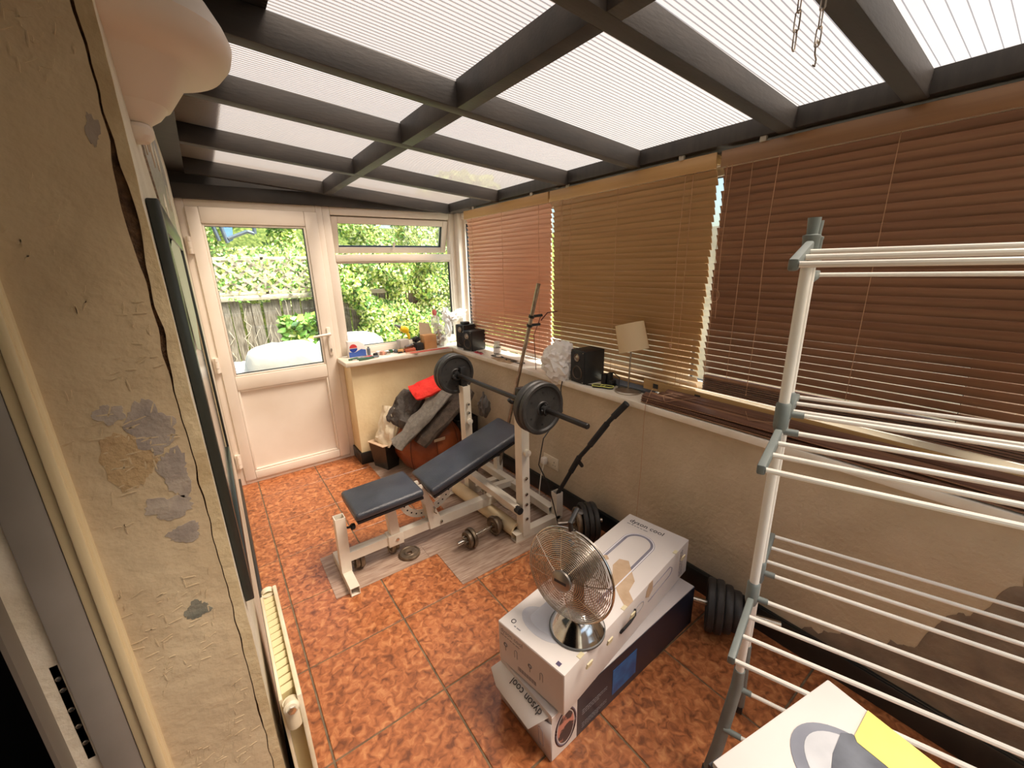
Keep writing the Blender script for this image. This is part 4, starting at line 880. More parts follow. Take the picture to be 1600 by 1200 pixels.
# black clutter and grey slab behind lamp
t = thing('power_adaptor', 'cluster of black plugs and adaptors behind the speaker near the lamp', 'adaptor', (1.80, 1.57, ZS))
b = B(); b.box(1.775, 1.825, 1.55, 1.585, ZS, ZS+.06); b.box(1.78, 1.81, 1.52, 1.545, ZS, ZS+.075); b.box(1.76, 1.80, 1.49, 1.515, ZS, ZS+.04); part(b, 'plugs', black_m, t, bevel=.006)
b = B(); b.tube([(1.79, 1.53, ZS+.07), (1.78, 1.50, ZS+.085), (1.79, 1.46, ZS+.06), (1.76, 1.44, ZS+.01)], .003, 8); b.tube([(1.77, 1.50, ZS+.02), (1.73, 1.56, ZS+.006), (1.69, 1.62, ZS+.005), (1.70, 1.58, ZS+.005), (1.75, 1.49, ZS+.006)], .003, 8); part(b, 'lead', black_m, t)
b = B(); b.box(0, .32, 0, .055, 0, .02, frameT((1.80, 1.56, ZS+.001), (.04, -1, 0), (.9, 0, .45))); single(b, 'grey_slab', mat('blue_grey_metal', (98, 104, 112), .4, .3), 'blue-grey metal keyboard-like slab behind the lamp base', 'keyboard', bevel=.004)
# white bag
b = B(); b.blob((1.735, 1.885, ZS+.085), (.085, .135, .115), 3, .34, 2.2, 5, ZS+.0); b.blob((1.685, 1.86, ZS+.04), (.045, .10, .075), 5, .5, 3, 3, None)
single(b, 'carrier_bag', bag_m, 'crumpled white carrier bag bulging on the right sill beside the speaker', 'bag', loc=(1.72, 1.88, ZS))
# jar
t = thing('glass_jar', 'small glass jar with pale lid on the right sill', 'jar', (1.80, 2.70, ZS))
b = B(); b.lathe([(0, 0), (0, .026), (.004, .030), (.062, .030), (.075, .022), (.082, .022)], (1.80, 2.70, ZS), (0, 0, 1), 28); part(b, 'jar_glass', jar_m, t)
b = B(); b.lathe([(.002, 0), (.002, .026), (.05, .027), (.05, 0)], (1.80, 2.70, ZS), (0, 0, 1), 20); part(b, 'contents', mat('dark_contents', (60, 50, 44), .6), t)
b = B(); b.lathe([(.08, 0), (.08, .025), (.10, .025), (.104, .022), (.105, 0)], (1.80, 2.70, ZS), (0, 0, 1), 28); part(b, 'lid', mat('pale_lid', (216, 212, 196), .5), t)
b = B(); b.lathe([(.014, .0306), (.052, .0306)], (1.80, 2.70, ZS), (0, 0, 1), 28); part(b, 'paper_label', wcard_m, t)
# cables on the sill
rnd = random.Random(4)
def squiggle(x, y, z, n, sx, sy, r, m, name, label, cat='cable', seed=1, hz=.004):
    rn = random.Random(seed); pts = []
    for i in range(n): a = i*1.1; pts.append((x+sx*math.sin(a*1.3+seed)*rn.uniform(.5, 1), y+sy*(i/n-.5)*2+sy*.25*math.cos(a*1.9), z+r+hz*(.5+.5*math.sin(i*2.1))))
    ps = []
    for i in range(len(pts)-1):
        for q in range(4):
            f = q/4; a, b_, = V(pts[i]), V(pts[i+1]); pr_ = V(pts[max(0, i-1)]); nx = V(pts[min(len(pts)-1, i+2)])
            ps.append(.5*((2*a)+(-pr_+b_)*f+(2*pr_-5*a+4*b_-nx)*f*f+(-pr_+3*a-3*b_+nx)*f**3))
    b = B(); b.tube(ps, r, 6); return single(b, name, m, label, cat)
squiggle(1.70, 2.83, ZS, 12, .02, .07, .003, mat('red_flex', (200, 40, 60), .5), 'red_flex', 'red and white twisted flex in front of the corner speakers', seed=2)
squiggle(1.705, 2.84, ZS+.004, 10, .02, .05, .0025, mat('maroon_flex', (120, 20, 36), .5), 'maroon_flex', 'maroon twisted flex tangled with the red one by the corner speakers', seed=5)
squiggle(1.74, 2.48, ZS, 14, .03, .20, .003, black_m, 'black_flex', 'long black flex lying along the right sill behind the jar', seed=7)
b = B(); b.tube([(1.74, 2.92, ZS+.004), (1.72, 2.80, ZS+.03), (1.69, 2.72, ZS+.008)], .0025, 6); single(b, 'white_lead', cable_m, 'thin white lead curving over the sill beside the corner speaker', 'cable')
b = B(); b.prism([(0, 0), (.10, .01), (.12, .22), (.03, .26), (-.01, .12)], .002, Matrix.Translation((1.68, 2.36, ZS)) @ Matrix.Rotation(.1, 4, 'Z')); single(b, 'dusty_sheet', mat('dusty_sheet', (186, 160, 124), .9, 0, (150, 126, 96), 30), 'dusty tan sheet of debris on the right sill before the jar', 'paper')

# ================================================================== END SILL THINGS
def tool(x, y, a, L, m, name, label, hr=.008, br=.003, z=ZS):
    t = thing(name, label, 'tool', (x, y, z)); u = V((math.cos(a), math.sin(a), 0)); o = V((x, y, z+hr))
    b = B(); b.tube([o, o+u*L*.1, o+u*L*.35, o+u*L*.45], [hr*.7, hr, hr*.85, hr*.5], 12); part(b, 'handle', m, t)
    b = B(); b.tube([o+u*L*.45, o+u*L], br, 8); b.tube([o+u*L*.97, o+u*L*1.02], [br, br*.6], 8); part(b, 'blade', steel_m, t)
tool(.99, 3.30, PI+.25, .17, mat('red_grip', (196, 30, 44), .4), 'screwdriver', 'red-handled screwdriver lying on the end sill nearest the door')
tool(.80, 3.27, .35, .20, green_m, 'paint_scraper', 'green-handled scraper at the left end of the window sill', .009, .004)
tool(1.03, 3.25, 2.9, .16, mat('grey_grip', (92, 100, 98), .5), 'chisel', 'grey-green chisel overhanging the front of the end sill', .009, .005)
tool(1.20, 3.28, .1, .15, blackmat_m, 'file_tool', 'black-handled file near the scrap of brown paper', .007, .003)
tool(1.24, 3.34, 2.6, .14, orange_m, 'short_screwdriver', 'orange-handled screwdriver lying before the small cartons', .008, .003)
t = thing('pliers', 'green-gripped pliers on the end sill beside the screwdriver', 'tool', (.90, 3.23, ZS))
for s in (-1, 1):
    b = B(); b.tube([(.98, 3.235, ZS+.007), (.93, 3.235+s*.016, ZS+.007), (.86, 3.235+s*.024, ZS+.007)], [.005, .007, .006], 8); part(b, 'grip', green_m, t)
    b = B(); b.tube([(.98, 3.235+s*.004, ZS+.007), (1.02, 3.237+s*.002, ZS+.006)], [.007, .003], 8); part(b, 'jaw', steel_m, t)
rnd = random.Random(12)
cm_ = [blackmat_m, wcard_m, mat('dusty_pink', (206, 150, 126), .7), dchrome_m, green_m, mat('slate', (86, 92, 98), .6), cardboard_m, mat('olive', (116, 120, 76), .7)]
labs = ['black round spool at the left of the tool clutter', 'white square pill box behind the red screwdriver', 'dusty pink block among the tools on the end sill', 'chromed cup beside the grey bottle on the end sill', 'squat dark green tub on the end sill', 'slate grey round tin on the end sill', 'small brown carton lying before the black cube', 'olive reel beside the black optical tube', 'white tape roll near the middle of the end sill']
for i in range(9):
    x = 1.02+.036*i+rnd.uniform(-.01, .01); y = 3.30+.06*((i*5) % 3)/2+rnd.uniform(-.01, .01); m = cm_[(i*3) % 8]; b = B()
    if 'box' in labs[i] or 'block' in labs[i] or 'carton' in labs[i]: b.box(-.022, .022, -.016, .016, 0, .028, Matrix.Translation((x, y, ZS)) @ Matrix.Rotation(i, 4, 'Z')); m = wcard_m if 'white' in labs[i] else (cm_[2] if 'pink' in labs[i] else cardboard_m); single(b, 'small_block' if 'block' in labs[i] else 'small_carton', m, labs[i], 'box', 'clutter on the end sill', bevel=.002)
    else:
        m = blackmat_m if 'black round' in labs[i] else (steel_m if 'chromed' in labs[i] else (green_m if 'green' in labs[i] else (cm_[5] if 'slate' in labs[i] else (cm_[7] if 'olive' in labs[i] else wcard_m))))
        b.lathe([(0, .008), (0, .017), (.004, .019), (.020, .019), (.026, .016), (.026, .008), (0, .008)], (x, y, ZS), (0, 0, 1), 20); single(b, 'tape_roll' if 'tape' in labs[i] or 'spool' in labs[i] or 'reel' in labs[i] else 'small_tin', m, labs[i], 'tin', 'clutter on the end sill')
# cola pack corner
t = thing('drinks_carton', 'white and blue drinks carton standing against the end window by the door', 'box', (.90, 3.40, ZS))
b = B(); pl = [(-.07, 0), (.07, 0), (.07, .055), (.055, .10), (.02, .125), (-.07, .13)]
b.prism(pl, .05, frameT((.905, 3.435, ZS), (1, 0, 0), (0, 0, 1))); part(b, 'carton', wcard_m, t, bevel=.004)
Tc = frameT((.905, 3.3848, ZS), (1, 0, 0), (0, 0, 1))
b = B(); b.prism([(-.068, .002), (.066, .002), (.066, .05), (.03, .06), (-.02, .038), (-.068, .045)], .0006, Tc); part(b, 'blue_panel', mat('royal_blue_print', (60, 92, 170), .5), t)
b = B(); b.prism([(-.03+.030*math.cos(a), .075+.030*math.sin(a)) for a in [i*PI/14 for i in range(15)]], .001, Tc); part(b, 'red_half_circle', mat('red_print', (200, 60, 60), .5), t)
b = B(); b.prism([(-.03+.030*math.cos(a), .070+.030*math.sin(a)) for a in [PI+i*PI/14 for i in range(15)]], .001, Tc); part(b, 'blue_half_circle', mat('deep_blue_print', (30, 60, 150), .5), t)
b = B(); b.lathe([(0, 0), (0, .014), (.05, .014), (.055, .008), (.066, .008), (.066, 0)], (1.0, 3.41, ZS), (0, 0, 1), 18); single(b, 'grey_bottle', mat('grey_bottle', (96, 104, 112), .4), 'small dark grey bottle beside the blue drinks carton', 'bottle')
# yellow torch on a stack
t = thing('hot_air_gun', 'bright yellow hot-air gun perched on the clutter by the window', 'tool', (1.30, 3.40, ZS+.1))
b = B(); b.blob((1.318, 3.40, ZS+.175), (.045, .022, .030), 4, .15, 2, 3, T=Matrix.Rotation(.5, 4, 'Y')); part(b, 'body', yello_m, t)
b = B(); b.tube([(1.335, 3.40, ZS+.16), (1.352, 3.40, ZS+.118), (1.355, 3.40, ZS+.09)], [.014, .012, .010], 12); part(b, 'grip', yello_m, t)
b = B(); b.tube([(1.285, 3.40, ZS+.195), (1.255, 3.40, ZS+.215), (1.235, 3.40, ZS+.222)], [.012, .009, .006], 12); part(b, 'nozzle', mat('grey_nozzle', (120, 120, 124), .4, .6), t)
b = B(); b.box(-.045, .045, -.035, .035, 0, .095, Matrix.Translation((1.295, 3.40, ZS)) @ Matrix.Rotation(.2, 4, 'Z')); single(b, 'grey_tub', mat('pale_grey_tub', (190, 180, 170), .6), 'pale grey tub under the yellow hot-air gun', 'tub', bevel=.01)
b = B(); b.box(-.045, .045, -.03, .03, 0, .028, Matrix.Translation((1.31, 3.30, ZS)) @ Matrix.Rotation(-.1, 4, 'Z')); single(b, 'terracotta_box', mat('terracotta_box', (190, 104, 76), .7), 'flat terracotta-coloured tin in front of the pale grey tub', 'tin', bevel=.004)
b = B(); b.tube([(1.27, 3.29, ZS+.040), (1.33, 3.31, ZS+.044)], [.015, .013], 16); b.tube([(1.33, 3.31, ZS+.044), (1.345, 3.315, ZS+.045)], .017, 16); single(b, 'optical_tube', dchrome_m, 'short silver and black tube lying on the terracotta tin', 'tube')
b = B(); b.box(1.365, 1.43, 3.28, 3.34, ZS, ZS+.06); single(b, 'black_cube', blackmat_m, 'small black cube carton left of the brown cardboard box', 'box', bevel=.003)
b = B(); b.blob((1.40, 3.36, ZS+.085), (.035, .025, .025), 8, .3, 2.5, 3); b.tube([(1.38, 3.35, ZS+.06), (1.38, 3.35, ZS+.0)], .014, 12); single(b, 'black_torch', black_m, 'black torch head rising behind the black cube carton', 'torch')
t = thing('cardboard_box', 'open brown cardboard box with raised flap on the end window sill', 'box', (1.49, 3.33, ZS))
b = B(); b.box(1.44, 1.555, 3.28, 3.37, ZS, ZS+.12); part(b, 'body', cardboard_m, t, bevel=.001)
b = B(); b.hexa([(1.44, 3.36, ZS+.12), (1.555, 3.36, ZS+.12), (1.555, 3.364, ZS+.12), (1.44, 3.364, ZS+.12), (1.45, 3.39, ZS+.225), (1.545, 3.385, ZS+.205), (1.545, 3.389, ZS+.205), (1.45, 3.394, ZS+.225)]); part(b, 'raised_flap', mat('shaded_cardboard', (190, 168, 140), .8), t)
b = B(); b.box(1.4405, 1.5545, 3.2792, 3.2802, ZS+.072, ZS+.0735); part(b, 'crease', tan_m, t)
b = B(); b.prism([(0, 0), (.05, -.015), (.09, -.03), (.12, .0), (.20, .01), (.22, .06), (.02, .06)], .0015, Matrix.Translation((1.24, 3.21, ZS)) @ Matrix.Rotation(.02, 4, 'Z')); single(b, 'paper_scrap', tan_m, 'torn brown paper scrap hanging over the sill edge under the cardboard box', 'paper')
b = B(); b.prism([(0, 0), (.36, 0), (.36, .05), (0, .05)], .0018, Matrix.Translation((1.28, 3.198, ZS))); single(b, 'red_strip', mat('red_strip', (200, 90, 70), .6), 'faded red strip along the front edge of the end sill', 'strip')
t = thing('clear_bag', 'clear plastic bag of fittings standing beside the cardboard box', 'bag', (1.62, 3.36, ZS))
b = B(); b.blob((1.625, 3.345, ZS+.095), (.062, .055, .10), 6, .35, 2.5, 4, ZS+.001); b.blob((1.60, 3.37, ZS+.215), (.04, .03, .055), 9, .6, 3, 3); part(b, 'film', clearbag_m, t)
b = B()
for k in range(8): b.box(-.018, .018, -.012, .012, 0, .02, Matrix.Translation((1.60+.02*(k % 3), 3.33+.02*(k % 2), ZS+.012+.02*k)) @ Matrix.Rotation(k*.9, 4, 'Z') @ Matrix.Rotation(k*.4, 4, 'X'))
part(b, 'fittings', mat('tan_fittings', (170, 150, 130), .5, 0, (110, 96, 84), 12), t)
b = B(); b.blob((1.60, 3.385, ZS+.29), (.022, .015, .035), 2, .5, 3, 2); single(b, 'red_flower', mat('faded_red', (216, 110, 104), .7), 'small faded red flower tuft above the clear bag', 'flower')
t = thing('carrier_bag', 'knotted white plastic bags hanging in the window corner behind the speakers', 'bag', (1.78, 3.38, ZS+.1))
b = B(); b.blob((1.72, 3.37, ZS+.24), (.040, .04, .085), 2, .45, 2.6, 4, T=Matrix.Rotation(-.25, 4, 'Y')); b.blob((1.80, 3.35, ZS+.255), (.085, .05, .040), 7, .45, 2.6, 4, T=Matrix.Rotation(-.35, 4, 'Y')); b.blob((1.72, 3.36, ZS+.15), (.030, .035, .075), 12, .4, 2.6, 3); part(b, 'film', bag_m, t)

# ================================================================== CORNER BEHIND BENCH
t = thing('bean_bag', 'large brown leather bean bag in the corner behind the bench', 'bean bag', (1.25, 2.93, 0))
b = B(); b.blob((1.25, 2.93, .20), (.27, .26, .24), 4, .10, 1.5, 4, .004); b.blob((1.27, 2.94, .40), (.19, .19, .14), 6, .10, 1.5, 4); part(b, 'cover', leather_m, t)
b = B()
for a in (-2.5, -1.75, -1.0): b.tube([V((1.25, 2.93, 0))+V((math.cos(a)*r, math.sin(a)*r, z)) for r, z in ((.25, .06), (.272, .14), (.275, .22), (.255, .32), (.2, .43))], .003, 6)
part(b, 'seam', mat('dark_seam', (84, 38, 18), .5), t)
b = B(); b.box(-.045, .045, -.002, .002, -.012, .012, Matrix.Translation((1.225, 2.662, .30)) @ Matrix.Rotation(.25, 4, 'X')); part(b, 'sewn_label', tan_m, t)
def cushion(c, size, T, seed, m, name, label, cat='cushion', amp=.12):
    b = B(); bm = bmesh.new(); bmesh.ops.create_cube(bm, size=2); bmesh.ops.subdivide_edges(bm, edges=bm.edges, cuts=11, use_grid_fill=True)
    vs = []
    for v_ in bm.verts:
        x, y, z = v_.co; f = (1-abs(x)**3.2)*(1-abs(y)**3.2); f = max(0, f)**.42
        q = V((x*size[0]*(1-.06*(abs(y)**2)), y*size[1]*(1-.06*abs(x)**2), z*size[2]*(.22+.78*f)))
        q += V((0, 0, size[2]*amp*4*noise.noise(V((x*2.2+seed, y*2.2, seed)))))+V((0, 0, size[2]*amp*2*noise.noise(V((x*6+seed, y*5, seed)))))
        vs.append(T @ q)
    b.add(vs, [tuple(v_.index for v_ in f.verts) for f in bm.faces]); bm.free()
    return single(b, name, m, label, cat)
cushion(0, (.29, .18, .055), frameT((1.31, 2.80, .46), (.80, -.05, .62), (.1, 1, .1)), 3, gfab_m, 'fleece_cushion', 'dark grey-brown fleece cushion sloping over the bean bag')
cushion(0, (.15, .13, .05), frameT((1.10, 2.97, .49), (.62, .1, .78), (-.3, 1, .1)), 8, mat('charcoal_jersey', (66, 60, 56), .95, 0, (84, 78, 72), 30, bump=.6, bsc=60), 'dark_jacket', 'folded charcoal jacket hanging down the left of the bean bag', 'jacket', .2)
cushion(0, (.30, .085, .020), frameT((1.15, 2.76, .475), (.80, -.10, .68), (.0, 1, .25)), 5, gfab2_m, 'grey_jumper', 'light grey jumper draped in a band across the dark cushion', 'jumper', .35)
cushion(0, (.15, .10, .030), frameT((1.27, 2.86, .665), (1, -.1, .25), (.1, 1, .35)), 12, red_m, 'red_hat', 'bright red cloth hat on top of the cushion pile', 'hat', .15)
cushion(0, (.16, .10, .02), frameT((.965, 3.06, .35), (.35, .1, .93), (-.3, 1, 0)), 9, cfab_m, 'cream_cloth', 'cream cotton cloth draped against the wall behind the black bin', 'cloth', .3)
b = B(); T = Matrix.Translation((.945, 3.10, 0)) @ Matrix.Rotation(.35, 4, 'Z')
def taper(b, sx0, sy0, sx1, sy1, h, t_, T):
    lo = [(-sx0, -sy0, 0), (sx0, -sy0, 0), (sx0, sy0, 0), (-sx0, sy0, 0)]; hi = [(-sx1, -sy1, h), (sx1, -sy1, h), (sx1, sy1, h), (-sx1, sy1, h)]
    hi2 = [(x-math.copysign(t_, x), y-math.copysign(t_, y), h) for x, y, _ in hi]; lo2 = [(x-math.copysign(t_, x), y-math.copysign(t_, y), t_) for x, y, _ in lo]
    vs = [T @ V(q) for q in lo+hi+hi2+lo2]; fs = [(3, 2, 1, 0), (12, 13, 14, 15)]
    for k in (0, 4, 8): fs += [(k+j, k+(j+1) % 4, k+4+(j+1) % 4, k+4+j) for j in range(4)]
    b.add(vs, fs)
taper(b, .055, .08, .075, .10, .215, .003, T); single(b, 'waste_bin', mat('smoked_black_bin', (38, 38, 34), .25), 'black tapered waste bin standing left of the bean bag', 'bin', bevel=0)
b = B(); b.prism([(-.10, -.105), (.12, -.13), (.10, .09), (-.09, .10)], .004, T @ Matrix.Translation((0, 0, .216)) @ Matrix.Rotation(.05, 4, 'Y')); single(b, 'folded_card', tan_m, 'folded tan and cream card lying over the top of the black bin', 'card')
# dark crate and discs behind the far upright
b = B(); taper(b, .09, .10, .10, .11, .34, .004, Matrix.Translation((1.56, 2.93, 0))); single(b, 'black_crate', mat('dark_crate', (24, 22, 22), .5), 'black open crate in the far corner behind the rack upright', 'crate')
for k, (x, y, z, r) in enumerate(((1.52, 2.70, .0, .09), (1.52, 2.70, .034, .09), (1.525, 2.705, .068, .085), (1.44, 2.60, .0, .062))):
    b = B(); disc(b, (x, y, z+.0175), (0, 0, 1), r, .030, .014); single(b, 'weight_plate', mat('grey_vinyl_disc', (88, 84, 80), .5, 0, (108, 104, 98), 20) if k < 3 else iron_m, ['bottom disc of the stack in the far corner', 'middle disc of the stack in the far corner', 'topmost disc of the stack in the far corner', 'single small disc lying before the corner stack'][k], 'weight', 'weight discs stacked in the far corner')
b = B(); b.blob((1.50, 2.45, .56), (.045, .04, .075), 3, .35, 2.5, 3); b.tube([(1.50, 2.45, .62), (1.48, 2.42, .68), (1.46, 2.41, .60), (1.49, 2.43, .50)], .006, 8); single(b, 'boxing_glove', mat('grey_glove', (92, 86, 80), .7), 'grey padded glove hooked on the chrome pole behind the far upright', 'glove')
# white roll under the rack, cables, extension lead, socket, flex
b = B(); b.lathe([(0, .030), (0, .044), (.66, .044), (.66, .030), (0, .030)], (1.19, 2.36, .047), (.06, -1, 0), 24); single(b, 'lining_roll', mat('cream_roll', (232, 214, 176), .6, 0, (218, 196, 156), 6), 'cream roll of lining vinyl lying under the bench rack', 'roll')
squiggle(1.38, 2.15, .003, 20, .07, .32, .004, cable_m, 'white_flex', 'tangled white flex on the floor under the rack', seed=3, hz=.03)
squiggle(1.12, 2.42, .003, 16, .12, .10, .004, cable_m, 'white_cable_tangle', 'tangle of cream cable on the floor behind the drilled quadrants', seed=9, hz=.03)
t = thing('extension_lead', 'white four-way extension lead lying between the rack beams', 'extension lead', (1.36, 2.15, 0))
b = B(); b.box(-.028, .028, -.13, .13, 0, .032, Matrix.Translation((1.385, 2.13, .0035)) @ Matrix.Rotation(.1, 4, 'Z')); part(b, 'body', socket_m, t, bevel=.006)
for k in range(3): b = B(); b.box(-.022, .022, -.02, .02, 0, .03, Matrix.Translation((1.385+.005*k, 2.05+.06*k, .036)) @ Matrix.Rotation(.3*k, 4, 'Z')); part(b, 'plug', black_m if k == 1 else socket_m, t, bevel=.006)
t = thing('wall_socket', 'double wall socket with a white plug above the right skirting', 'socket', (1.69, 1.92, .26))
b = B(); b.box(1.682, 1.69, 1.848, 1.994, .218, .304); part(b, 'faceplate', socket_m, t, bevel=.003)
b = B(); b.box(1.645, 1.682, 1.945, 1.985, .235, .285); part(b, 'plug', upvc_m, t, bevel=.010)
b = B()
for dy, dz, wy, wz in ((0, .012, .004, .009), (-.011, -.010, .008, .003), (.011, -.010, .008, .003)): b.box(1.6808, 1.6825, 1.885+dy-wy/2, 1.885+dy+wy/2, .258+dz-wz/2, .258+dz+wz/2)
part(b, 'pin_slots', dark_m, t)
for y in (1.905, 1.938): b = B(); b.box(1.679, 1.683, y-.005, y+.005, .282, .296); part(b, 'rocker_switch', socket_m, t, bevel=.001)
b = B(); b.tube([(1.66, 1.965, .236), (1.63, 1.96, .16), (1.60, 1.94, .08), (1.56, 1.90, .01), (1.45, 1.95, .006)], .0035, 8); single(b, 'white_socket_flex', cable_m, 'white flex dropping from the wall plug to the floor', 'cable', loc=(1.66, 1.965, .006))
b = B(); b.tube([(1.66, 2.02, .30), (1.655, 2.0, .25)], .001, 4)
b = B(); b.tube([(1.72, 1.80, ZS+.004), (1.664, 1.79, ZS+.005), (1.645, 1.785, ZS-.05), (1.60, 1.72, .70), (1.40, 1.66, .60), (1.36, 1.655, .45), (1.43, 1.655, .30), (1.46, 1.64, .16), (1.47, 1.61, .04), (1.40, 1.50, .006), (1.20, 1.42, .005), (1.12, 1.30, .02), (1.02, 1.10, .05), (1.0, 1.02, .05)], .0035, 8); single(b, 'black_mains_flex', black_m, 'black mains flex running down past the near rack upright to the floor', 'cable', loc=(1.46, 1.64, .005))
b = B(); b.blob((1.36, 1.45, .035), (.07, .05, .035), 5, .3, 2.4, 3, .001); single(b, 'blue_cloth', bluef_m, 'small blue cloth bundle beside the near rack foot', 'cloth')
b = B(); b.tube([(.96, 1.0, .33), (.93, 1.10, .28), (.90, 1.22, .14), (.86, 1.28, .05), (.95, 1.42, .02), (1.1, 1.46, .006)], .003, 6)
# ================================================================== OUTSIDE
b = B(); b.box(-6, 9, 3.56, 14, -.22, -.12); struct(b, 'ground_outside', patio_m)
b = B(); b.box(2.0, 9, -6, 3.56, -.22, -.12); struct(b, 'ground_side', patio_m)
FY = 6.0
fn = thing('garden_fence', 'weathered vertical board fence with a pale capping rail beyond the door', 'fence', (1.5, FY, -.12))
pb = B(); pb.box(-.047, .047, -.009, .009, 0, 1.32); pm = mesh(pb, 'fence_board', fence_m)
for k in range(52):
    o = bpy.data.objects.new('fence_board', pm); COL.objects.link(o); o.parent = fn; o.matrix_basis = INV[fn.name] @ Matrix.Translation((-1.2+k*.105, FY+random.uniform(-.008, .008), -.12+random.uniform(-.03, .02))) @ Matrix.Rotation(random.uniform(-.015, .015), 4, 'Y')
b = B(); b.box(-1.3, 4.3, FY-.05, FY-.01, 1.215, 1.275); part(b, 'capping_rail', rail_m, fn, bevel=.005)
b = B(); b.box(-1.3, 4.3, FY+.01, FY+.05, .3, .38); part(b, 'back_rail', fence_m, fn)
tr = thing('trellis', 'diamond timber trellis panel standing on top of the fence', 'trellis', (.7, FY, 1.3))
for z in (1.70, 1.30): b = B(); b.box(-.6, 1.75, FY-.02, FY+.01, z-.02, z+.02); part(b, 'rail', rail_m, tr, bevel=.003)
for x in (-.55, .62, 1.7): b = B(); b.box(x-.02, x+.02, FY-.02, FY+.02, 1.25, 1.75); part(b, 'post', rail_m, tr, bevel=.003)
for k in range(13):
    for s in (1, -1):
        x = -.5+k*.17; b = B(); T = Matrix.Translation((x, FY-.012+s*.006, 1.5)) @ Matrix.Rotation(s*.9, 4, 'Y'); b.box(-.016, .016, -.003, .003, -.30, .30, T); part(b, 'lath', rail_m, tr)
def leaves(name, label, cat, n, boxf, size, wts, seed, stems=True, spread=1.0):
    rs = np.random.RandomState(seed); P_ = np.array([boxf(rs) for _ in range(n)])
    sz = size*(.6+.8*rs.rand(n)); th = rs.rand(n)*2*PI; ph = (rs.rand(n)-.5)*1.9; tw = rs.rand(n)*2*PI
    d = np.stack([np.cos(tw), rs.randn(n)*.35, np.sin(tw)], 1); d /= np.linalg.norm(d, axis=1)[:, None]
    nr = np.stack([rs.randn(n)*.55, -np.ones(n), .55+rs.randn(n)*.5], 1); sd = np.cross(d, nr); sd /= np.linalg.norm(sd, axis=1)[:, None]; nn = np.cross(sd, d)
    s_ = sz[:, None]
    vs = np.stack([P_-d*s_, P_+sd*s_*.55-d*s_*.2, P_+sd*s_*.40+d*s_*.45, P_+d*s_, P_-sd*s_*.40+d*s_*.45, P_-sd*s_*.55-d*s_*.2], 1)
    vs[:, 0] += nn*s_*.12; vs[:, 3] += nn*s_*-.25
    me = bpy.data.meshes.new(name); V_ = vs.reshape(-1, 3); me.vertices.add(len(V_)); me.vertices.foreach_set('co', V_.ravel())
    tr_ = np.array([0, 1, 2, 0, 2, 3, 0, 3, 4, 0, 4, 5]); idx = (np.arange(n)[:, None]*6+tr_[None]).ravel()
    me.loops.add(len(idx)); me.loops.foreach_set('vertex_index', idx.astype(np.int32)); me.polygons.add(n*4)
    me.polygons.foreach_set('loop_start', (np.arange(n*4)*3).astype(np.int32)); me.polygons.foreach_set('loop_total', np.full(n*4, 3, np.int32))
    for m in leafs: me.materials.append(m)
    mi = rs.choice(len(leafs), n, p=wts); me.polygons.foreach_set('material_index', np.repeat(mi, 4).astype(np.int32)); me.update(); me.validate()
    o = bpy.data.objects.new(name, me); COL.objects.link(o); return setp(o, label, cat, kind='stuff')
def clump(x0, x1, y, z0, z1, dep, bumps):
    def f(rs):
        while True:
            x = x0+(x1-x0)*rs.rand(); z = z0+(z1-z0)*rs.rand()
            nz = noise.noise(V((x*bumps, z*bumps, y)))
            if z > z1-.35 and noise.noise(V((x*2.2, 4, y)))*.5 < (z-(z1-.35))/.35*1.2-.7: continue
            if nz > -.32: return (x, y-dep*(.4+nz)*rs.rand(), z)
    return f
leaves('ivy', 'dense sunlit ivy climbing over the fence behind the end window', 'ivy', 26000, clump(1.18, 4.4, FY-.06, -.1, 1.95, .5, 2.3), .027, [.28, .34, .12, .26], 1)
leaves('hedge', 'yellow-green hedge rising beyond the trellis and fence', 'hedge', 24000, clump(-1.4, 5.2, FY+1.05, 1.05, 2.62, .45, 1.7), .027, [.22, .38, .08, .32], 2)
leaves('leafy_shrub', 'bright green broad-leaved shrub in front of the fence beyond the door', 'shrub', 1300, clump(.66, 1.30, FY-.25, .2, 1.22, .35, 3.0), .05, [.6, .2, .15, .05], 3)
leaves('trellis_creeper', 'creeper leaves scattered over the diamond trellis', 'creeper', 260, clump(.0, 1.6, FY-.03, 1.2, 1.9, .12, 4.0), .022, [.35, .35, .1, .2], 4)
b = B(); rnd = random.Random(6)
for k in range(26):
    x = .1+rnd.random()*1.1; z0_ = rnd.uniform(0, .7); p_ = [V((x, FY-.03, z0_))]
    for i in range(5): p_.append(p_[-1]+V((rnd.uniform(-.08, .08), rnd.uniform(-.01, .004), rnd.uniform(.06, .16))))
    b.tube(p_, .004, 5)
setp(single(b, 'bare_stems', rail_m, 'tangle of dry pale climbing stems on the fence boards', 'stems'), kind='stuff')
b = B(); b.box(-2.5, 7, FY+1.3, FY+1.34, -.1, 2.2); setp(part(b, 'hedge_core', mat('hedge_inner', (88, 116, 50), .9, 0, (170, 180, 96), 26, 8, 1, 30)), 'mottled green inner growth of the hedge beyond the fence', 'hedge')
for x, y, h, r, lb in ((-3.2, 11, 4.6, 1.4, 'tall round tree far beyond the hedge, left'), (2.0, 12, 3.3, 1.6, 'tall round tree far beyond the hedge, middle'), (6.6, 11.5, 4.0, 1.5, 'tall round tree far beyond the hedge, right')):
    t = thing('garden_tree', lb, 'tree', (x, y, -.12)); b = B(); b.tube([(x, y, -.12), (x+.05, y, 1.5), (x, y, h*.7)], [.12, .09, .05], 10); part(b, 'trunk', stem_m, t)
    b = B(); b.blob((x, y, h*.72), (r, r*.8, h*.30), x, .45, 2.4, 5); part(b, 'crown', mat('far_foliage', (70, 104, 60), .9, 0, (140, 164, 96), 7, 8, 1, 12), t)
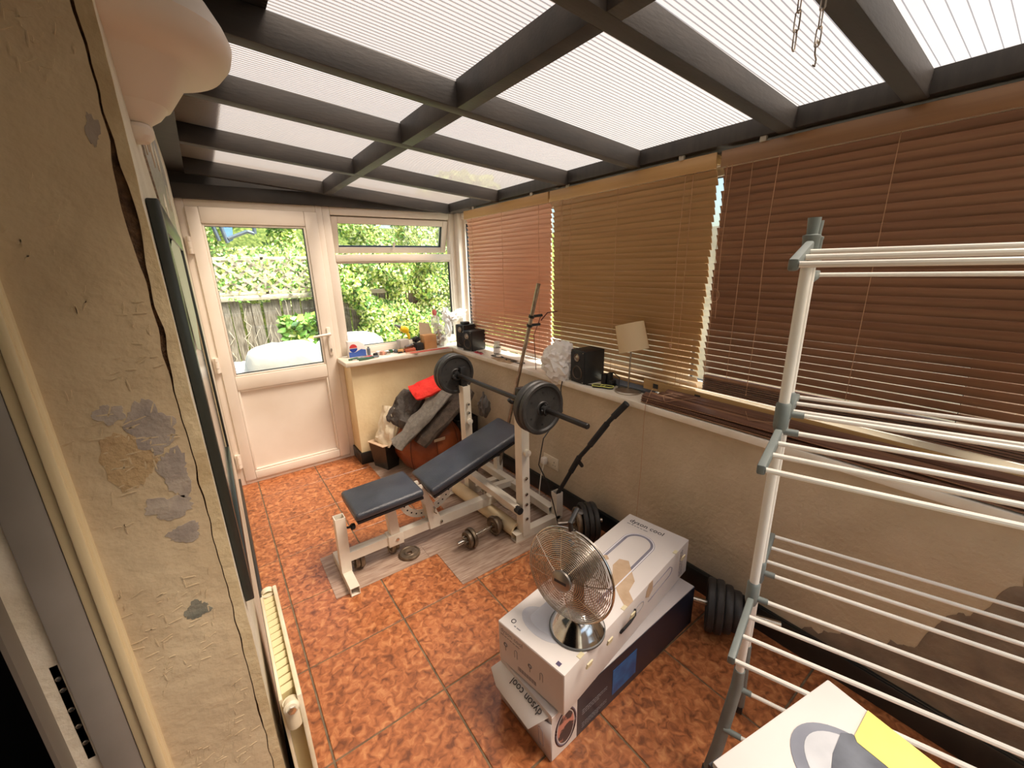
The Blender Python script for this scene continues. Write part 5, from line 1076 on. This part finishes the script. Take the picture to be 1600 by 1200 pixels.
t = thing('garden_sofa', 'white quilted sofa standing outside behind the glazed door', 'sofa', (.75, 4.2, -.12))
def puff(x0, x1, y0, y1, z0, z1, name, seed):
    b = B(); bm = bmesh.new(); bmesh.ops.create_cube(bm, size=2); bmesh.ops.subdivide_edges(bm, edges=bm.edges, cuts=12, use_grid_fill=True); vs = []
    for v_ in bm.verts:
        q = v_.co.copy(); r_ = (abs(q.x)**4+abs(q.y)**4+abs(q.z)**4)**.25; q = q/r_; q *= 1+.05*noise.noise(q*3+V((seed, 0, 0)))+.02*noise.noise(q*9)
        vs.append(((x0+x1)/2+q.x*(x1-x0)/2, (y0+y1)/2+q.y*(y1-y0)/2, (z0+z1)/2+q.z*(z1-z0)/2))
    b.add(vs, [tuple(v_.index for v_ in f.verts) for f in bm.faces]); bm.free(); part(b, name, sofa_m, t)
puff(.16, .80, 4.05, 4.35, .15, .93, 'back_cushion', 1); puff(.72, 1.40, 4.05, 4.35, .15, .95, 'back_cushion', 2); puff(-.0, .24, 4.1, 4.95, -.1, .72, 'armrest', 3); puff(.1, 1.5, 4.3, 4.95, -.1, .40, 'seat', 4); puff(1.36, 1.6, 4.1, 4.95, -.1, .72, 'armrest', 5)
t = thing('garden_canopy', 'folded blue canopy on grey poles seen at the top left of the door glass', 'garden canopy', (.2, 5.0, 1.8))
b = B(); b.hexa([(.27, 5.0, 1.83), (.31, 5.0, 1.85), (.31, 5.1, 1.85), (.27, 5.1, 1.83), (.20, 5.0, 2.3), (.36, 5.0, 2.3), (.36, 5.1, 2.3), (.20, 5.1, 2.3)]); part(b, 'canopy', skyb_m, t)
for p0_, p1_ in (((.17, 5.0, 2.3), (.26, 5.0, 1.82)), ((.10, 5.02, 2.3), (.20, 5.02, 1.84)), ((.27, 5.0, 1.86), (.44, 5.0, 1.93)), ((.44, 5.0, 1.93), (.50, 5.0, 1.91)), ((.50, 5.0, 1.91), (.53, 5.0, 2.3)), ((.08, 5.02, 2.28), (.06, 5.02, -.12)), ((.08, 5.02, 2.28), (.20, 5.02, 2.28))): b = B(); b.tube([p0_, p1_], .018, 10); part(b, 'pole', gpole_m, t)
# sun-bleached neighbour wall that bounds the side passage
b = B(); b.box(4.6, 4.7, -6, 5.0, -.12, 1.9); setp(part(b, 'boundary_wall', mat('pale_block_wall', (206, 196, 180), .9, 0, (186, 176, 158), 5)), 'pale boundary wall across the side passage behind the blinds', 'wall')
